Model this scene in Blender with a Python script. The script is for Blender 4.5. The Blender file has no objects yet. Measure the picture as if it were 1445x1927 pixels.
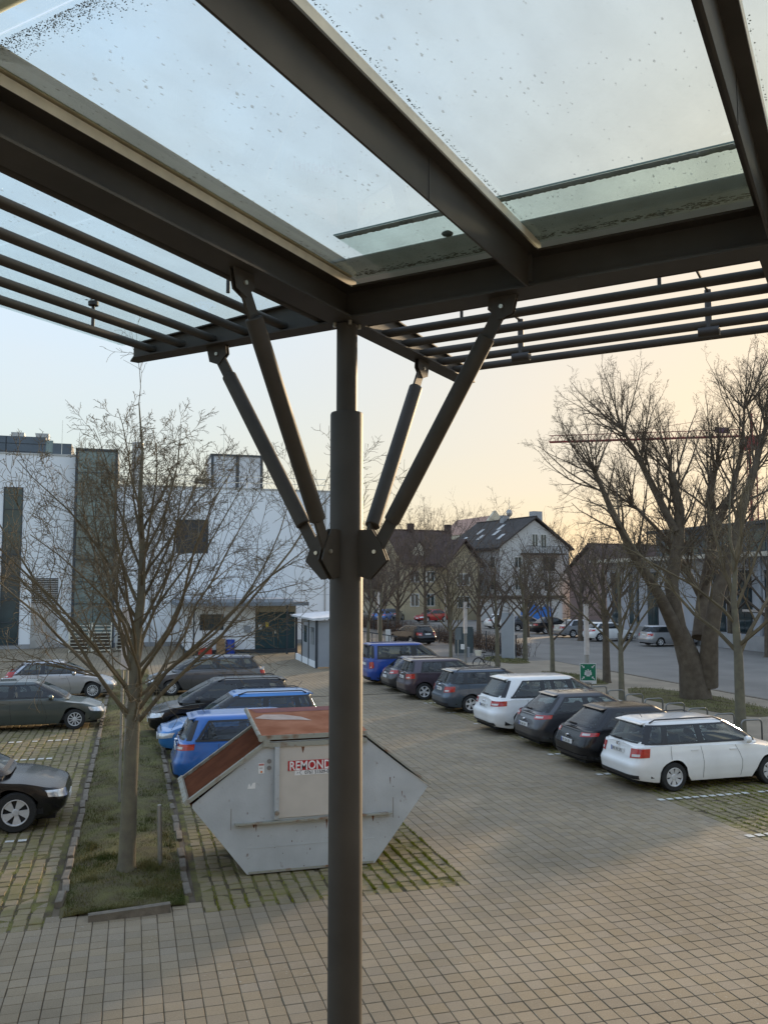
import bpy, bmesh, math, random
from mathutils import Vector, Matrix
R = math.radians
random.seed(7)
S = bpy.context.scene
C = S.collection

# ---------------------------------------------------------------- camera, sky, sun, exposure
YAW, PITCH, CAMH = 16.17, 4.75, 4.45
cam_d = bpy.data.cameras.new("camera"); cam = bpy.data.objects.new("camera", cam_d); C.objects.link(cam)
cam.location = (0, 0, CAMH); cam.rotation_euler = (R(90 + PITCH), 0, R(-YAW))
cam_d.sensor_fit = 'VERTICAL'; cam_d.sensor_height = 24.0; cam_d.lens = 24.0 * 1620.0 / 1927.0
cam_d.clip_start = 0.05; cam_d.clip_end = 3000
S.camera = cam
S.render.resolution_x = 767; S.render.resolution_y = 1024
SUN_AZ, SUN_EL = 51.0, 11.0          # azimuth clockwise from +Y
W = bpy.data.worlds.new("World"); S.world = W; W.use_nodes = True
nt = W.node_tree; nt.nodes.clear()
sky = nt.nodes.new('ShaderNodeTexSky'); sky.sky_type = 'NISHITA'; sky.sun_disc = False
sky.sun_elevation = R(SUN_EL); sky.sun_rotation = R(SUN_AZ); sky.altitude = 250
sky.air_density = 1.0; sky.dust_density = 2.6; sky.ozone_density = 1.0
bg = nt.nodes.new('ShaderNodeBackground'); bg.inputs[1].default_value = 0.15
wo = nt.nodes.new('ShaderNodeOutputWorld')
# thin high veil of cloud: evens out the clear-sky radiance over the whole dome
bw = nt.nodes.new('ShaderNodeRGBToBW'); nt.links.new(sky.outputs[0], bw.inputs[0])
pwn = nt.nodes.new('ShaderNodeMath'); pwn.operation = 'POWER'; pwn.inputs[1].default_value = -0.95; nt.links.new(bw.outputs[0], pwn.inputs[0])
vsc = nt.nodes.new('ShaderNodeVectorMath'); vsc.operation = 'SCALE'; nt.links.new(sky.outputs[0], vsc.inputs[0]); nt.links.new(pwn.outputs[0], vsc.inputs['Scale'])
hs = nt.nodes.new('ShaderNodeHueSaturation'); hs.inputs['Saturation'].default_value = 0.82; nt.links.new(vsc.outputs[0], hs.inputs['Color'])
tcw = nt.nodes.new('ShaderNodeTexCoord'); mpw = nt.nodes.new('ShaderNodeMapping'); mpw.inputs['Scale'].default_value = (1.2, 1.2, 4.0); nt.links.new(tcw.outputs['Generated'], mpw.inputs[0])
cn = nt.nodes.new('ShaderNodeTexNoise'); cn.inputs['Scale'].default_value = 1.6; cn.inputs['Detail'].default_value = 7; cn.inputs['Roughness'].default_value = 0.55; nt.links.new(mpw.outputs[0], cn.inputs['Vector'])
cr0 = nt.nodes.new('ShaderNodeMapRange'); cr0.inputs[1].default_value = 0.42; cr0.inputs[2].default_value = 0.75; cr0.inputs[3].default_value = 0.05; cr0.inputs[4].default_value = 0.40; nt.links.new(cn.outputs['Fac'], cr0.inputs[0])
mxw = nt.nodes.new('ShaderNodeMix'); mxw.data_type = 'RGBA'; mxw.inputs['B'].default_value = (1.12, 1.10, 1.05, 1); nt.links.new(cr0.outputs[0], mxw.inputs['Factor']); nt.links.new(hs.outputs[0], mxw.inputs['A'])
nt.links.new(mxw.outputs['Result'], bg.inputs[0]); nt.links.new(bg.outputs[0], wo.inputs[0])
sd = bpy.data.lights.new("sun", 'SUN'); sun = bpy.data.objects.new("sun", sd); C.objects.link(sun)
sd.energy = 1.55; sd.angle = R(5); sd.color = (1.0, 0.74, 0.46)
sun.rotation_euler = (R(90 - SUN_EL), 0, R(180 - SUN_AZ)); sun.location = (60, 30, 40)
S.view_settings.view_transform = 'Standard'; S.view_settings.look = 'None'
S.view_settings.exposure = 2.36; S.view_settings.gamma = 1.0; S.view_settings.use_curve_mapping = False

# ---------------------------------------------------------------- materials
MATS = {}
def mat(name, col, rough=0.6, metal=0.0, var=0.12, scale=6.0, bump=0.0, bscale=40.0, coat=0.0, col2=None, spec=0.5, detail=5.0, lo=0.35, hi=0.7):
    if name in MATS: return MATS[name]
    m = bpy.data.materials.new(name); m.use_nodes = True; MATS[name] = m
    N, Lk = m.node_tree.nodes, m.node_tree.links
    b = N['Principled BSDF']; b.inputs['Roughness'].default_value = rough; b.inputs['Metallic'].default_value = metal
    b.inputs['Specular IOR Level'].default_value = spec
    b.inputs['Coat Weight'].default_value = coat; b.inputs['Coat Roughness'].default_value = 0.06
    tc = N.new('ShaderNodeTexCoord'); nz = N.new('ShaderNodeTexNoise'); nz.inputs['Scale'].default_value = scale; nz.inputs['Detail'].default_value = detail
    Lk.new(tc.outputs['Object'], nz.inputs['Vector'])
    rp = N.new('ShaderNodeValToRGB'); rp.color_ramp.elements[0].position = lo; rp.color_ramp.elements[1].position = hi
    if col2 is None:
        rp.color_ramp.elements[0].color = (*[c * (1 - var) for c in col], 1); rp.color_ramp.elements[1].color = (*[min(1, c * (1 + var)) for c in col], 1)
    else:
        rp.color_ramp.elements[0].color = (*col, 1); rp.color_ramp.elements[1].color = (*col2, 1)
    Lk.new(nz.outputs['Fac'], rp.inputs['Fac']); Lk.new(rp.outputs['Color'], b.inputs['Base Color'])
    if bump > 0:
        n2 = N.new('ShaderNodeTexNoise'); n2.inputs['Scale'].default_value = bscale; n2.inputs['Detail'].default_value = 6
        Lk.new(tc.outputs['Object'], n2.inputs['Vector'])
        bp = N.new('ShaderNodeBump'); bp.inputs['Strength'].default_value = bump; bp.inputs['Distance'].default_value = 0.02
        Lk.new(n2.outputs['Fac'], bp.inputs['Height']); Lk.new(bp.outputs['Normal'], b.inputs['Normal'])
    return m

steel = mat('painted_steel', (0.060, 0.055, 0.047), 0.6, 0.0, 0.16, 3.0, 0.06, 220, spec=0.3)
steel_dk = mat('painted_steel_dark', (0.045, 0.042, 0.040), 0.55, 0, 0.15, 4)
galv = mat('galvanised', (0.74, 0.70, 0.58), 0.45, 0.0, 0.10, 9)  # lightened so the glazing bars carry the sun and sky glow on their edge
bolt_m = mat('bolt_zinc', (0.62, 0.60, 0.52), 0.35, 0.8, 0.1, 9)
cover_m = mat('frosted_band', (0.40, 0.39, 0.34), 0.6, 0, 0.06, 5)
_n, _l = cover_m.node_tree.nodes, cover_m.node_tree.links; _t = _n.new('ShaderNodeBsdfTranslucent'); _t.inputs[0].default_value = (.42, .41, .37, 1); _m = _n.new('ShaderNodeMixShader'); _m.inputs[0].default_value = .55
_l.new(_n['Principled BSDF'].outputs[0], _m.inputs[1]); _l.new(_t.outputs[0], _m.inputs[2]); _l.new(_m.outputs[0], _n['Material Output'].inputs[0])
dirt_m = mat('moss_dirt', (0.055, 0.05, 0.028), 0.95, 0, 0.4, 60, 0.5, 120)
black_m = mat('black_rubber', (0.018, 0.018, 0.018), 0.75, 0, 0.25, 30)
trim_m = mat('black_trim', (0.022, 0.022, 0.024), 0.45, 0, 0.15, 20)
under_m = mat('underbody', (0.010, 0.010, 0.010), 0.9, 0, 0.2, 10)
rim_m = mat('alloy_rim', (0.58, 0.58, 0.58), 0.35, 0.25, 0.08, 12)
rimd_m = mat('rim_gap', (0.02, 0.02, 0.02), 0.6, 0, 0.1, 12)
chrome_m = mat('chrome', (0.75, 0.75, 0.76), 0.15, 1.0, 0.03, 12)
plate_m = mat('plate_white', (0.72, 0.72, 0.70), 0.5, 0, 0.04, 12)
ink_m = mat('ink_black', (0.02, 0.02, 0.025), 0.6, 0, 0.1, 12)
eu_m = mat('plate_blue', (0.02, 0.06, 0.35), 0.5, 0, 0.1, 12)
red_l = mat('tail_lamp_red', (0.42, 0.012, 0.010), 0.16, 0, 0.25, 14, coat=0.8)
clear_l = mat('head_lamp', (0.62, 0.64, 0.66), 0.12, 0.35, 0.25, 16, coat=1.0)
amber_l = mat('lamp_amber', (0.7, 0.2, 0.03), 0.2, 0, 0.1, 12, coat=0.6)
def glass_car(name='car_glass', tint=(.50, .56, .55)):
    m = bpy.data.materials.new(name); m.use_nodes = True; N, Lk = m.node_tree.nodes, m.node_tree.links; N.clear(); out = N.new('ShaderNodeOutputMaterial')
    tr = N.new('ShaderNodeBsdfTransparent'); tr.inputs[0].default_value = (*tint, 1); gl = N.new('ShaderNodeBsdfGlossy'); gl.inputs['Roughness'].default_value = .02
    g = N.new('ShaderNodeNewGeometry'); d = N.new('ShaderNodeVectorMath'); d.operation = 'DOT_PRODUCT'; Lk.new(g.outputs['Normal'], d.inputs[0]); Lk.new(g.outputs['Incoming'], d.inputs[1])
    ab = N.new('ShaderNodeMath'); ab.operation = 'ABSOLUTE'; Lk.new(d.outputs['Value'], ab.inputs[0]); om = N.new('ShaderNodeMath'); om.operation = 'SUBTRACT'; om.inputs[0].default_value = 1.0; Lk.new(ab.outputs[0], om.inputs[1])
    p5 = N.new('ShaderNodeMath'); p5.operation = 'POWER'; p5.inputs[1].default_value = 4.0; Lk.new(om.outputs[0], p5.inputs[0]); f = N.new('ShaderNodeMath'); f.operation = 'MULTIPLY_ADD'; f.inputs[1].default_value = .8; f.inputs[2].default_value = .07; Lk.new(p5.outputs[0], f.inputs[0])
    mx = N.new('ShaderNodeMixShader'); Lk.new(f.outputs[0], mx.inputs[0]); Lk.new(tr.outputs[0], mx.inputs[1]); Lk.new(gl.outputs[0], mx.inputs[2]); Lk.new(mx.outputs[0], out.inputs[0]); return m
carglass = glass_car()
carglass_far = mat('car_glass_far', (.014, .018, .02), .06, 0, .1, 3)
seat_m = mat('seat_fabric', (.040, .040, .042), .9, 0, .2, 20); dash_m = mat('dash_plastic', (.03, .03, .032), .7, 0, .1, 10)
def window_glass(name, col=(0.03, 0.04, 0.045), rough=0.06, spec=0.6):
    if name in MATS: return MATS[name]
    m = mat(name, col, rough, 0, 0.3, 0.7, 0.02, 1.2, spec=spec); return m
def pane_glass(name='overhead_glass', tint=(0.905, 0.955, 0.95), film=(0.02, 0.11)):
    # clear overhead glazing with green tint, dust and lichen specks lying on it
    m = bpy.data.materials.new(name); m.use_nodes = True; N, Lk = m.node_tree.nodes, m.node_tree.links
    N.clear(); out = N.new('ShaderNodeOutputMaterial')
    tr = N.new('ShaderNodeBsdfTransparent'); tr.inputs[0].default_value = (*tint, 1)
    gl = N.new('ShaderNodeBsdfGlossy'); gl.inputs['Roughness'].default_value = 0.02; gl.inputs[0].default_value = (0.9, 1, 0.97, 1)
    gm = N.new('ShaderNodeNewGeometry'); dt = N.new('ShaderNodeVectorMath'); dt.operation = 'DOT_PRODUCT'; Lk.new(gm.outputs['Normal'], dt.inputs[0]); Lk.new(gm.outputs['Incoming'], dt.inputs[1])
    ab = N.new('ShaderNodeMath'); ab.operation = 'ABSOLUTE'; Lk.new(dt.outputs['Value'], ab.inputs[0]); om = N.new('ShaderNodeMath'); om.operation = 'SUBTRACT'; om.inputs[0].default_value = 1.0; Lk.new(ab.outputs[0], om.inputs[1])
    p5 = N.new('ShaderNodeMath'); p5.operation = 'POWER'; p5.inputs[1].default_value = 5.0; Lk.new(om.outputs[0], p5.inputs[0]); fr = N.new('ShaderNodeMath'); fr.operation = 'MULTIPLY_ADD'; fr.inputs[1].default_value = 0.6; fr.inputs[2].default_value = 0.02; Lk.new(p5.outputs[0], fr.inputs[0])
    mx = N.new('ShaderNodeMixShader'); Lk.new(fr.outputs[0], mx.inputs[0]); Lk.new(tr.outputs[0], mx.inputs[1]); Lk.new(gl.outputs[0], mx.inputs[2])
    geo = N.new('ShaderNodeTexCoord'); mp = N.new('ShaderNodeMapping'); mp.inputs['Scale'].default_value = (1.0, 0.45, 1.0); mp.inputs['Rotation'].default_value = (0, 0, R(20))
    Lk.new(geo.outputs['Object'], mp.inputs[0])
    vor = N.new('ShaderNodeTexVoronoi'); vor.inputs['Scale'].default_value = 46; Lk.new(mp.outputs[0], vor.inputs['Vector'])
    nz = N.new('ShaderNodeTexNoise'); nz.inputs['Scale'].default_value = 2.2; nz.inputs['Detail'].default_value = 4; Lk.new(geo.outputs['Object'], nz.inputs['Vector'])
    # speck radius depends on a per-cell random so only some cells carry a speck
    sep = N.new('ShaderNodeSeparateColor'); Lk.new(vor.outputs['Color'], sep.inputs[0])
    pw = N.new('ShaderNodeMath'); pw.operation = 'POWER'; pw.inputs[1].default_value = 2.0; Lk.new(sep.outputs[0], pw.inputs[0])
    m0 = N.new('ShaderNodeMath'); m0.operation = 'MULTIPLY'; Lk.new(pw.outputs[0], m0.inputs[0]); Lk.new(nz.outputs['Fac'], m0.inputs[1])
    m1 = N.new('ShaderNodeMath'); m1.operation = 'MULTIPLY'; m1.inputs[1].default_value = 0.62; Lk.new(m0.outputs[0], m1.inputs[0])
    nf = N.new('ShaderNodeTexNoise'); nf.inputs['Scale'].default_value = 90; Lk.new(geo.outputs['Object'], nf.inputs['Vector'])
    ad = N.new('ShaderNodeMath'); ad.operation = 'MULTIPLY_ADD'; ad.inputs[1].default_value = 0.16; Lk.new(nf.outputs['Fac'], ad.inputs[0]); Lk.new(vor.outputs['Distance'], ad.inputs[2])
    lt = N.new('ShaderNodeMath'); lt.operation = 'SUBTRACT'; Lk.new(m1.outputs[0], lt.inputs[0]); Lk.new(ad.outputs[0], lt.inputs[1])
    mr = N.new('ShaderNodeMapRange'); mr.inputs[1].default_value = -0.02; mr.inputs[2].default_value = 0.05; mr.inputs[3].default_value = 0.0; mr.inputs[4].default_value = 0.58
    Lk.new(lt.outputs[0], mr.inputs[0])
    # fine even film of dust
    n3 = N.new('ShaderNodeTexNoise'); n3.inputs['Scale'].default_value = 5; n3.inputs['Detail'].default_value = 8; Lk.new(mp.outputs[0], n3.inputs['Vector'])
    m3 = N.new('ShaderNodeMapRange'); m3.inputs[1].default_value = 0.35; m3.inputs[2].default_value = 0.75; m3.inputs[3].default_value = film[0]; m3.inputs[4].default_value = film[1]; Lk.new(n3.outputs['Fac'], m3.inputs[0])
    mxm = N.new('ShaderNodeMath'); mxm.operation = 'MAXIMUM'; Lk.new(mr.outputs[0], mxm.inputs[0]); Lk.new(m3.outputs[0], mxm.inputs[1])
    df = N.new('ShaderNodeBsdfDiffuse'); df.inputs[0].default_value = (0.22, 0.21, 0.18, 1)
    tl = N.new('ShaderNodeBsdfTranslucent'); tl.inputs[0].default_value = (0.5, 0.5, 0.46, 1)
    ds = N.new('ShaderNodeMixShader'); ds.inputs[0].default_value = 0.5; Lk.new(df.outputs[0], ds.inputs[1]); Lk.new(tl.outputs[0], ds.inputs[2])
    fm = N.new('ShaderNodeMixShader'); Lk.new(mxm.outputs[0], fm.inputs[0]); Lk.new(mx.outputs[0], fm.inputs[1]); Lk.new(ds.outputs[0], fm.inputs[2])
    Lk.new(fm.outputs[0], out.inputs[0]); return m
overglass = pane_glass()
eaveglass = pane_glass('eaves_glass', (0.90, 0.95, 0.925), (0.04, 0.14))

# ---------------------------------------------------------------- mesh helpers
class MB:
    def __init__(s): s.v = []; s.f = []
    def add(s, vs, fs):
        o = len(s.v); s.v.extend([tuple(p) for p in vs]); s.f.extend([tuple(i + o for i in f) for f in fs]); return s
    def box(s, x0, x1, y0, y1, z0, z1, M=None):
        vs = [(x, y, z) for z in (z0, z1) for y in (y0, y1) for x in (x0, x1)]
        if M is not None: vs = [M @ Vector(p) for p in vs]
        return s.add(vs, [(0, 2, 3, 1), (4, 5, 7, 6), (0, 1, 5, 4), (2, 6, 7, 3), (0, 4, 6, 2), (1, 3, 7, 5)])
    def cyl(s, a, b, r0, r1=None, n=12, caps=True):
        r1 = r0 if r1 is None else r1
        a, b = Vector(a), Vector(b); d = (b - a).normalized()
        u = d.orthogonal().normalized(); w = d.cross(u)
        vs = []
        for P, r in ((a, r0), (b, r1)):
            for i in range(n):
                t = 2 * math.pi * i / n; vs.append(P + (u * math.cos(t) + w * math.sin(t)) * r)
        fs = [(i, (i + 1) % n, n + (i + 1) % n, n + i) for i in range(n)]
        if caps: fs += [tuple(range(n - 1, -1, -1)), tuple(range(n, 2 * n))]
        return s.add(vs, fs)
    def tube(s, pts, rs, n=6, caps=True):
        pts = [Vector(p) for p in pts]; k = len(pts)
        if not hasattr(rs, '__len__'): rs = [rs] * k
        u = None; vs = []
        for i, P in enumerate(pts):
            d = (pts[min(i + 1, k - 1)] - pts[max(i - 1, 0)]).normalized()
            u = d.orthogonal().normalized() if u is None else (u - d * u.dot(d))
            if u.length < 1e-5: u = d.orthogonal()
            u.normalize(); w = d.cross(u)
            for j in range(n):
                t = 2 * math.pi * j / n; vs.append(P + (u * math.cos(t) + w * math.sin(t)) * rs[i])
        fs = [(i * n + j, i * n + (j + 1) % n, (i + 1) * n + (j + 1) % n, (i + 1) * n + j) for i in range(k - 1) for j in range(n)]
        if caps: fs += [tuple(range(n - 1, -1, -1)), tuple(range((k - 1) * n, k * n))]
        return s.add(vs, fs)
    def prism(s, poly, axis, t0, t1, M=None):
        # poly: 2-D points; axis 'x','y','z' is the extrusion axis
        def P(p, t): return {'x': (t, p[0], p[1]), 'y': (p[0], t, p[1]), 'z': (p[0], p[1], t)}[axis]
        n = len(poly); vs = [P(p, t0) for p in poly] + [P(p, t1) for p in poly]
        if M is not None: vs = [M @ Vector(q) for q in vs]
        fs = [(i, (i + 1) % n, n + (i + 1) % n, n + i) for i in range(n)] + [tuple(range(n - 1, -1, -1)), tuple(range(n, 2 * n))]
        return s.add(vs, fs)
    def grid(s, rows):
        m = len(rows[0]); vs = [p for r in rows for p in r]
        return s.add(vs, [(i * m + j, i * m + j + 1, (i + 1) * m + j + 1, (i + 1) * m + j) for i in range(len(rows) - 1) for j in range(m - 1)])
    def lathe(s, prof, n=24, axis='z', c=(0, 0, 0)):
        vs = []
        for r, h in prof:
            for j in range(n):
                t = 2 * math.pi * j / n; a, b = r * math.cos(t), r * math.sin(t)
                p = (a, b, h) if axis == 'z' else ((a, h, b) if axis == 'y' else (h, a, b))
                vs.append((p[0] + c[0], p[1] + c[1], p[2] + c[2]))
        k = len(prof)
        return s.add(vs, [(i * n + j, i * n + (j + 1) % n, (i + 1) * n + (j + 1) % n, (i + 1) * n + j) for i in range(k - 1) for j in range(n)])
    def mesh(s, name, fix=True):
        me = bpy.data.meshes.new(name); me.from_pydata(s.v, [], s.f); me.update()
        if fix:
            bm = bmesh.new(); bm.from_mesh(me); bmesh.ops.recalc_face_normals(bm, faces=bm.faces); bm.to_mesh(me); bm.free()
        return me
def link(name, me, m, parent=None, smooth=False, angle=35):
    o = bpy.data.objects.new(name, me); C.objects.link(o)
    if m is not None and not me.materials: me.materials.append(m)
    if smooth:
        me.shade_smooth(); me.set_sharp_from_angle(angle=R(angle))
    if parent is not None: o.parent = parent
    return o
def obj(name, mb, m, parent=None, smooth=False, angle=35, fix=True):
    return link(name, mb.mesh(name, fix), m, parent, smooth, angle)
def tag(o, label, cat, group=None, kind=None):
    o['label'] = label; o['category'] = cat
    if group: o['group'] = group
    if kind: o['kind'] = kind
    return o
def thing(name, label, cat, loc=(0, 0, 0), rz=0.0, group=None):
    o = bpy.data.objects.new(name, None); C.objects.link(o); o.empty_display_size = 0.3
    o.location = loc; o.rotation_euler = (0, 0, rz); return tag(o, label, cat, group)
def struct(name, mb, m, label=None, parent=None, smooth=False):
    o = obj(name, mb, m, parent, smooth)
    if parent is None: o['kind'] = 'structure'
    if label: o['label'] = label
    return o
def copy_tree(o, parent=None):
    c = o.copy(); C.objects.link(c); c.parent = parent
    for ch in list(o.children): copy_tree(ch, c)
    return c
def text_mesh(txt, size, ext=0.002, bold=0.0, sx=1.0):
    cu = bpy.data.curves.new('txt', 'FONT'); cu.body = txt; cu.size = size; cu.extrude = ext; cu.align_x = 'LEFT'; cu.offset = bold; cu.resolution_u = 3
    o = bpy.data.objects.new('txt', cu); C.objects.link(o); bpy.context.view_layer.update()
    me = bpy.data.meshes.new_from_object(o.evaluated_get(bpy.context.evaluated_depsgraph_get()))
    bpy.data.objects.remove(o); bpy.data.curves.remove(cu)
    if sx != 1.0: me.transform(Matrix.Scale(sx, 4, (1, 0, 0)))
    return me
# ---------------------------------------------------------------- ground, paving, road
MOD = 0.205
def project(P):
    d = Vector(P) - cam.location; a = R(YAW); x = d.x * math.cos(a) - d.y * math.sin(a); y = d.x * math.sin(a) + d.y * math.cos(a); q = R(PITCH)
    z = y * math.cos(q) + d.z * math.sin(q); u = -y * math.sin(q) + d.z * math.cos(q)
    if z < 0.2: return (9999, 9999)
    return (722.5 + 1620 * x / z, 963.5 - 1620 * u / z)
def paver_material(name, joints, mossy=0.0, base=(0.270, 0.216, 0.140)):
    m = bpy.data.materials.new(name); m.use_nodes = True; N, Lk = m.node_tree.nodes, m.node_tree.links; b = N['Principled BSDF']; b.inputs['Roughness'].default_value = 0.88
    b.inputs['Specular IOR Level'].default_value = 0.25
    g = N.new('ShaderNodeNewGeometry'); sc = N.new('ShaderNodeVectorMath'); sc.operation = 'SCALE'; sc.inputs['Scale'].default_value = 1 / MOD; Lk.new(g.outputs['Position'], sc.inputs[0])
    fl = N.new('ShaderNodeVectorMath'); fl.operation = 'FLOOR'; Lk.new(sc.outputs[0], fl.inputs[0])
    mul = N.new('ShaderNodeVectorMath'); mul.operation = 'MULTIPLY'; mul.inputs[1].default_value = (1, 1, 0); Lk.new(fl.outputs[0], mul.inputs[0])
    wn = N.new('ShaderNodeTexWhiteNoise'); wn.noise_dimensions = '2D'; Lk.new(mul.outputs[0], wn.inputs['Vector'])
    big = N.new('ShaderNodeTexNoise'); big.inputs['Scale'].default_value = 0.32; big.inputs['Detail'].default_value = 6; big.inputs['Roughness'].default_value = 0.6; Lk.new(g.outputs['Position'], big.inputs['Vector'])
    fine = N.new('ShaderNodeTexNoise'); fine.inputs['Scale'].default_value = 70; fine.inputs['Detail'].default_value = 4; Lk.new(g.outputs['Position'], fine.inputs['Vector'])
    def mr(src, a, c, lo=0.0, hi=1.0):
        n = N.new('ShaderNodeMapRange'); n.inputs[1].default_value = lo; n.inputs[2].default_value = hi; n.inputs[3].default_value = a; n.inputs[4].default_value = c; Lk.new(src, n.inputs[0]); return n.outputs[0]
    def mm(a, c, op='MULTIPLY'):
        n = N.new('ShaderNodeMath'); n.operation = op; Lk.new(a, n.inputs[0]); Lk.new(c, n.inputs[1]); return n.outputs[0]
    val = mm(mm(mr(wn.outputs['Value'], 0.90, 1.08), mr(big.outputs['Fac'], 0.76, 1.14, 0.3, 0.7)), mr(fine.outputs['Fac'], 0.84, 1.14, 0.3, 0.7))
    colr = N.new('ShaderNodeMix'); colr.data_type = 'RGBA'; colr.inputs['A'].default_value = (*base, 1); colr.inputs['B'].default_value = (base[0] * 0.93, base[1] * 0.98, base[2] * 1.12, 1); Lk.new(wn.outputs['Color'], colr.inputs['Factor'])
    vs = N.new('ShaderNodeVectorMath'); vs.operation = 'SCALE'; Lk.new(colr.outputs['Result'], vs.inputs[0]); Lk.new(val, vs.inputs['Scale'])
    last = vs.outputs[0]
    # lichen spots and moss film
    vo = N.new('ShaderNodeTexNoise'); vo.inputs['Scale'].default_value = 22; vo.inputs['Detail'].default_value = 3; Lk.new(g.outputs['Position'], vo.inputs['Vector'])
    pat = N.new('ShaderNodeTexNoise'); pat.inputs['Scale'].default_value = 0.55; pat.inputs['Detail'].default_value = 3; Lk.new(g.outputs['Position'], pat.inputs['Vector'])
    lf = mm(mr(vo.outputs['Fac'], 0, 0.75, 0.64, 0.70), mr(pat.outputs['Fac'], 0, 1, 0.52, 0.66))
    mx = N.new('ShaderNodeMix'); mx.data_type = 'RGBA'; Lk.new(lf, mx.inputs['Factor']); Lk.new(last, mx.inputs['A']); mx.inputs['B'].default_value = (0.36, 0.35, 0.31, 1); last = mx.outputs['Result']
    if mossy > 0:
        mo = N.new('ShaderNodeTexNoise'); mo.inputs['Scale'].default_value = 3.0; mo.inputs['Detail'].default_value = 7; Lk.new(g.outputs['Position'], mo.inputs['Vector'])
        m2 = N.new('ShaderNodeMix'); m2.data_type = 'RGBA'; Lk.new(mr(mo.outputs['Fac'], 0.0, mossy, 0.42, 0.68), m2.inputs['Factor']); Lk.new(last, m2.inputs['A']); m2.inputs['B'].default_value = (0.150, 0.140, 0.030, 1); last = m2.outputs['Result']
    if joints > 0:
        fr = N.new('ShaderNodeVectorMath'); fr.operation = 'FRACTION'; Lk.new(sc.outputs[0], fr.inputs[0]); sp = N.new('ShaderNodeSeparateXYZ'); Lk.new(fr.outputs[0], sp.inputs[0])
        def edge(s, w):
            a = N.new('ShaderNodeMath'); a.operation = 'SUBTRACT'; a.inputs[1].default_value = 0.5; Lk.new(s, a.inputs[0]); c = N.new('ShaderNodeMath'); c.operation = 'ABSOLUTE'; Lk.new(a.outputs[0], c.inputs[0])
            d = N.new('ShaderNodeMath'); d.operation = 'GREATER_THAN'; d.inputs[1].default_value = 0.5 - w; Lk.new(c.outputs[0], d.inputs[0]); return d.outputs[0]
        jm = mm(edge(sp.outputs[0], joints), edge(sp.outputs[1], 0.035), 'MAXIMUM')
        m3 = N.new('ShaderNodeMix'); m3.data_type = 'RGBA'; Lk.new(jm, m3.inputs['Factor']); Lk.new(last, m3.inputs['A']); m3.inputs['B'].default_value = (0.075, 0.06, 0.035, 1) if mossy == 0 else (0.085, 0.075, 0.028, 1); last = m3.outputs['Result']
    Lk.new(last, b.inputs['Base Color'])
    bp = N.new('ShaderNodeBump'); bp.inputs['Strength'].default_value = 0.25; bp.inputs['Distance'].default_value = 0.004; Lk.new(fine.outputs['Fac'], bp.inputs['Height']); Lk.new(bp.outputs['Normal'], b.inputs['Normal'])
    return m
paver_m = paver_material('concrete_paver', 0)
bayp_m = paver_material('bay_paver', 0, 0.55, (0.25, 0.198, 0.115))
far_pave_m = paver_material('concrete_paving_far', 0.035)
far_bay_m = paver_material('bay_paving_far', 0.09, 0.6, (0.245, 0.192, 0.112))
soil_m = mat('joint_soil', (0.085, 0.064, 0.042), 0.95, 0, 0, 1.4, 0.4, 60, col2=(0.13, 0.105, 0.068))
moss_m = mat('joint_moss', (0.062, 0.046, 0.022), 0.95, 0, 0, 2.2, 0.5, 60, col2=(0.135, 0.125, 0.030), lo=0.42, hi=0.62)
asph_m = mat('asphalt', (0.15, 0.14, 0.125), 0.9, 0, 0.22, 0.5, 0.2, 90)
road_m = mat('road_asphalt', (0.18, 0.168, 0.150), 0.85, 0, 0.14, 0.4, 0.15, 90)
walk_m = mat('pavement_slabs', (0.27, 0.225, 0.165), 0.9, 0, 0.16, 0.7, 0.2, 80)
turf_m = mat('turf', (0.075, 0.058, 0.026), 0.95, 0, 0, 2.6, 0.6, 50, col2=(0.115, 0.108, 0.030), lo=0.35, hi=0.65)
kerb_m = mat('kerb_concrete', (0.155, 0.132, 0.10), 0.9, 0, 0.22, 9, 0.35, 60)
paint_m = mat('white_marking', (0.56, 0.55, 0.50), 0.8, 0, 0.16, 20)

# the building behind the camera whose entrance the canopy shelters
struct('wall_behind', MB().box(-22, 16, -9.2, -3.6, -.1, 9.5), mat('entrance_wall', (.30, .29, .27), .85), None)
struct('entrance_landing', MB().box(-6, 5, -3.59, .9, 2.7, 2.9), mat('landing_slab', (.25, .24, .22), .85), None)
struct('ground', MB().add([(-1500, -300, -.08), (1500, -300, -.08), (1500, 2200, -.08), (-1500, 2200, -.08)], [(0, 1, 2, 3)]), asph_m)
NEARY = 34.0
BAYS = [(-7.2, -0.95, 12.4), (0.95, 4.85, 12.4), (10.6, 15.4, 5.0)]
def in_bay(x, y): return any(a <= x <= b and y >= c for a, b, c in BAYS)
pav = struct('paving', MB().add([(-16, 1, -.016), (16.9, 1, -.016), (16.9, NEARY, -.016), (-16, NEARY, -.016)], [(0, 1, 2, 3)]), soil_m)
far = obj('far_paving', MB().add([(-45, NEARY, -.004), (16.9, NEARY, -.004), (16.9, 66, -.004), (-45, 66, -.004)], [(0, 1, 2, 3)]), far_pave_m, pav); far['kind'] = 'stuff'
bayb = MB()
for a, b, c in BAYS: bayb.add([(a, c, -.012), (b, c, -.012), (b, NEARY, -.012), (a, NEARY, -.012)], [(0, 1, 2, 3)])
bays = struct('parking_bays', bayb, moss_m)
fb = MB()
for (a, b, c), y1 in zip(BAYS, (41, 41, 40)): fb.add([(a, NEARY, .0), (b, NEARY, .0), (b, y1, .0), (a, y1, .0)], [(0, 1, 2, 3)])
o = obj('far_bay_paving', fb, far_bay_m, bays); o['kind'] = 'stuff'
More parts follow.
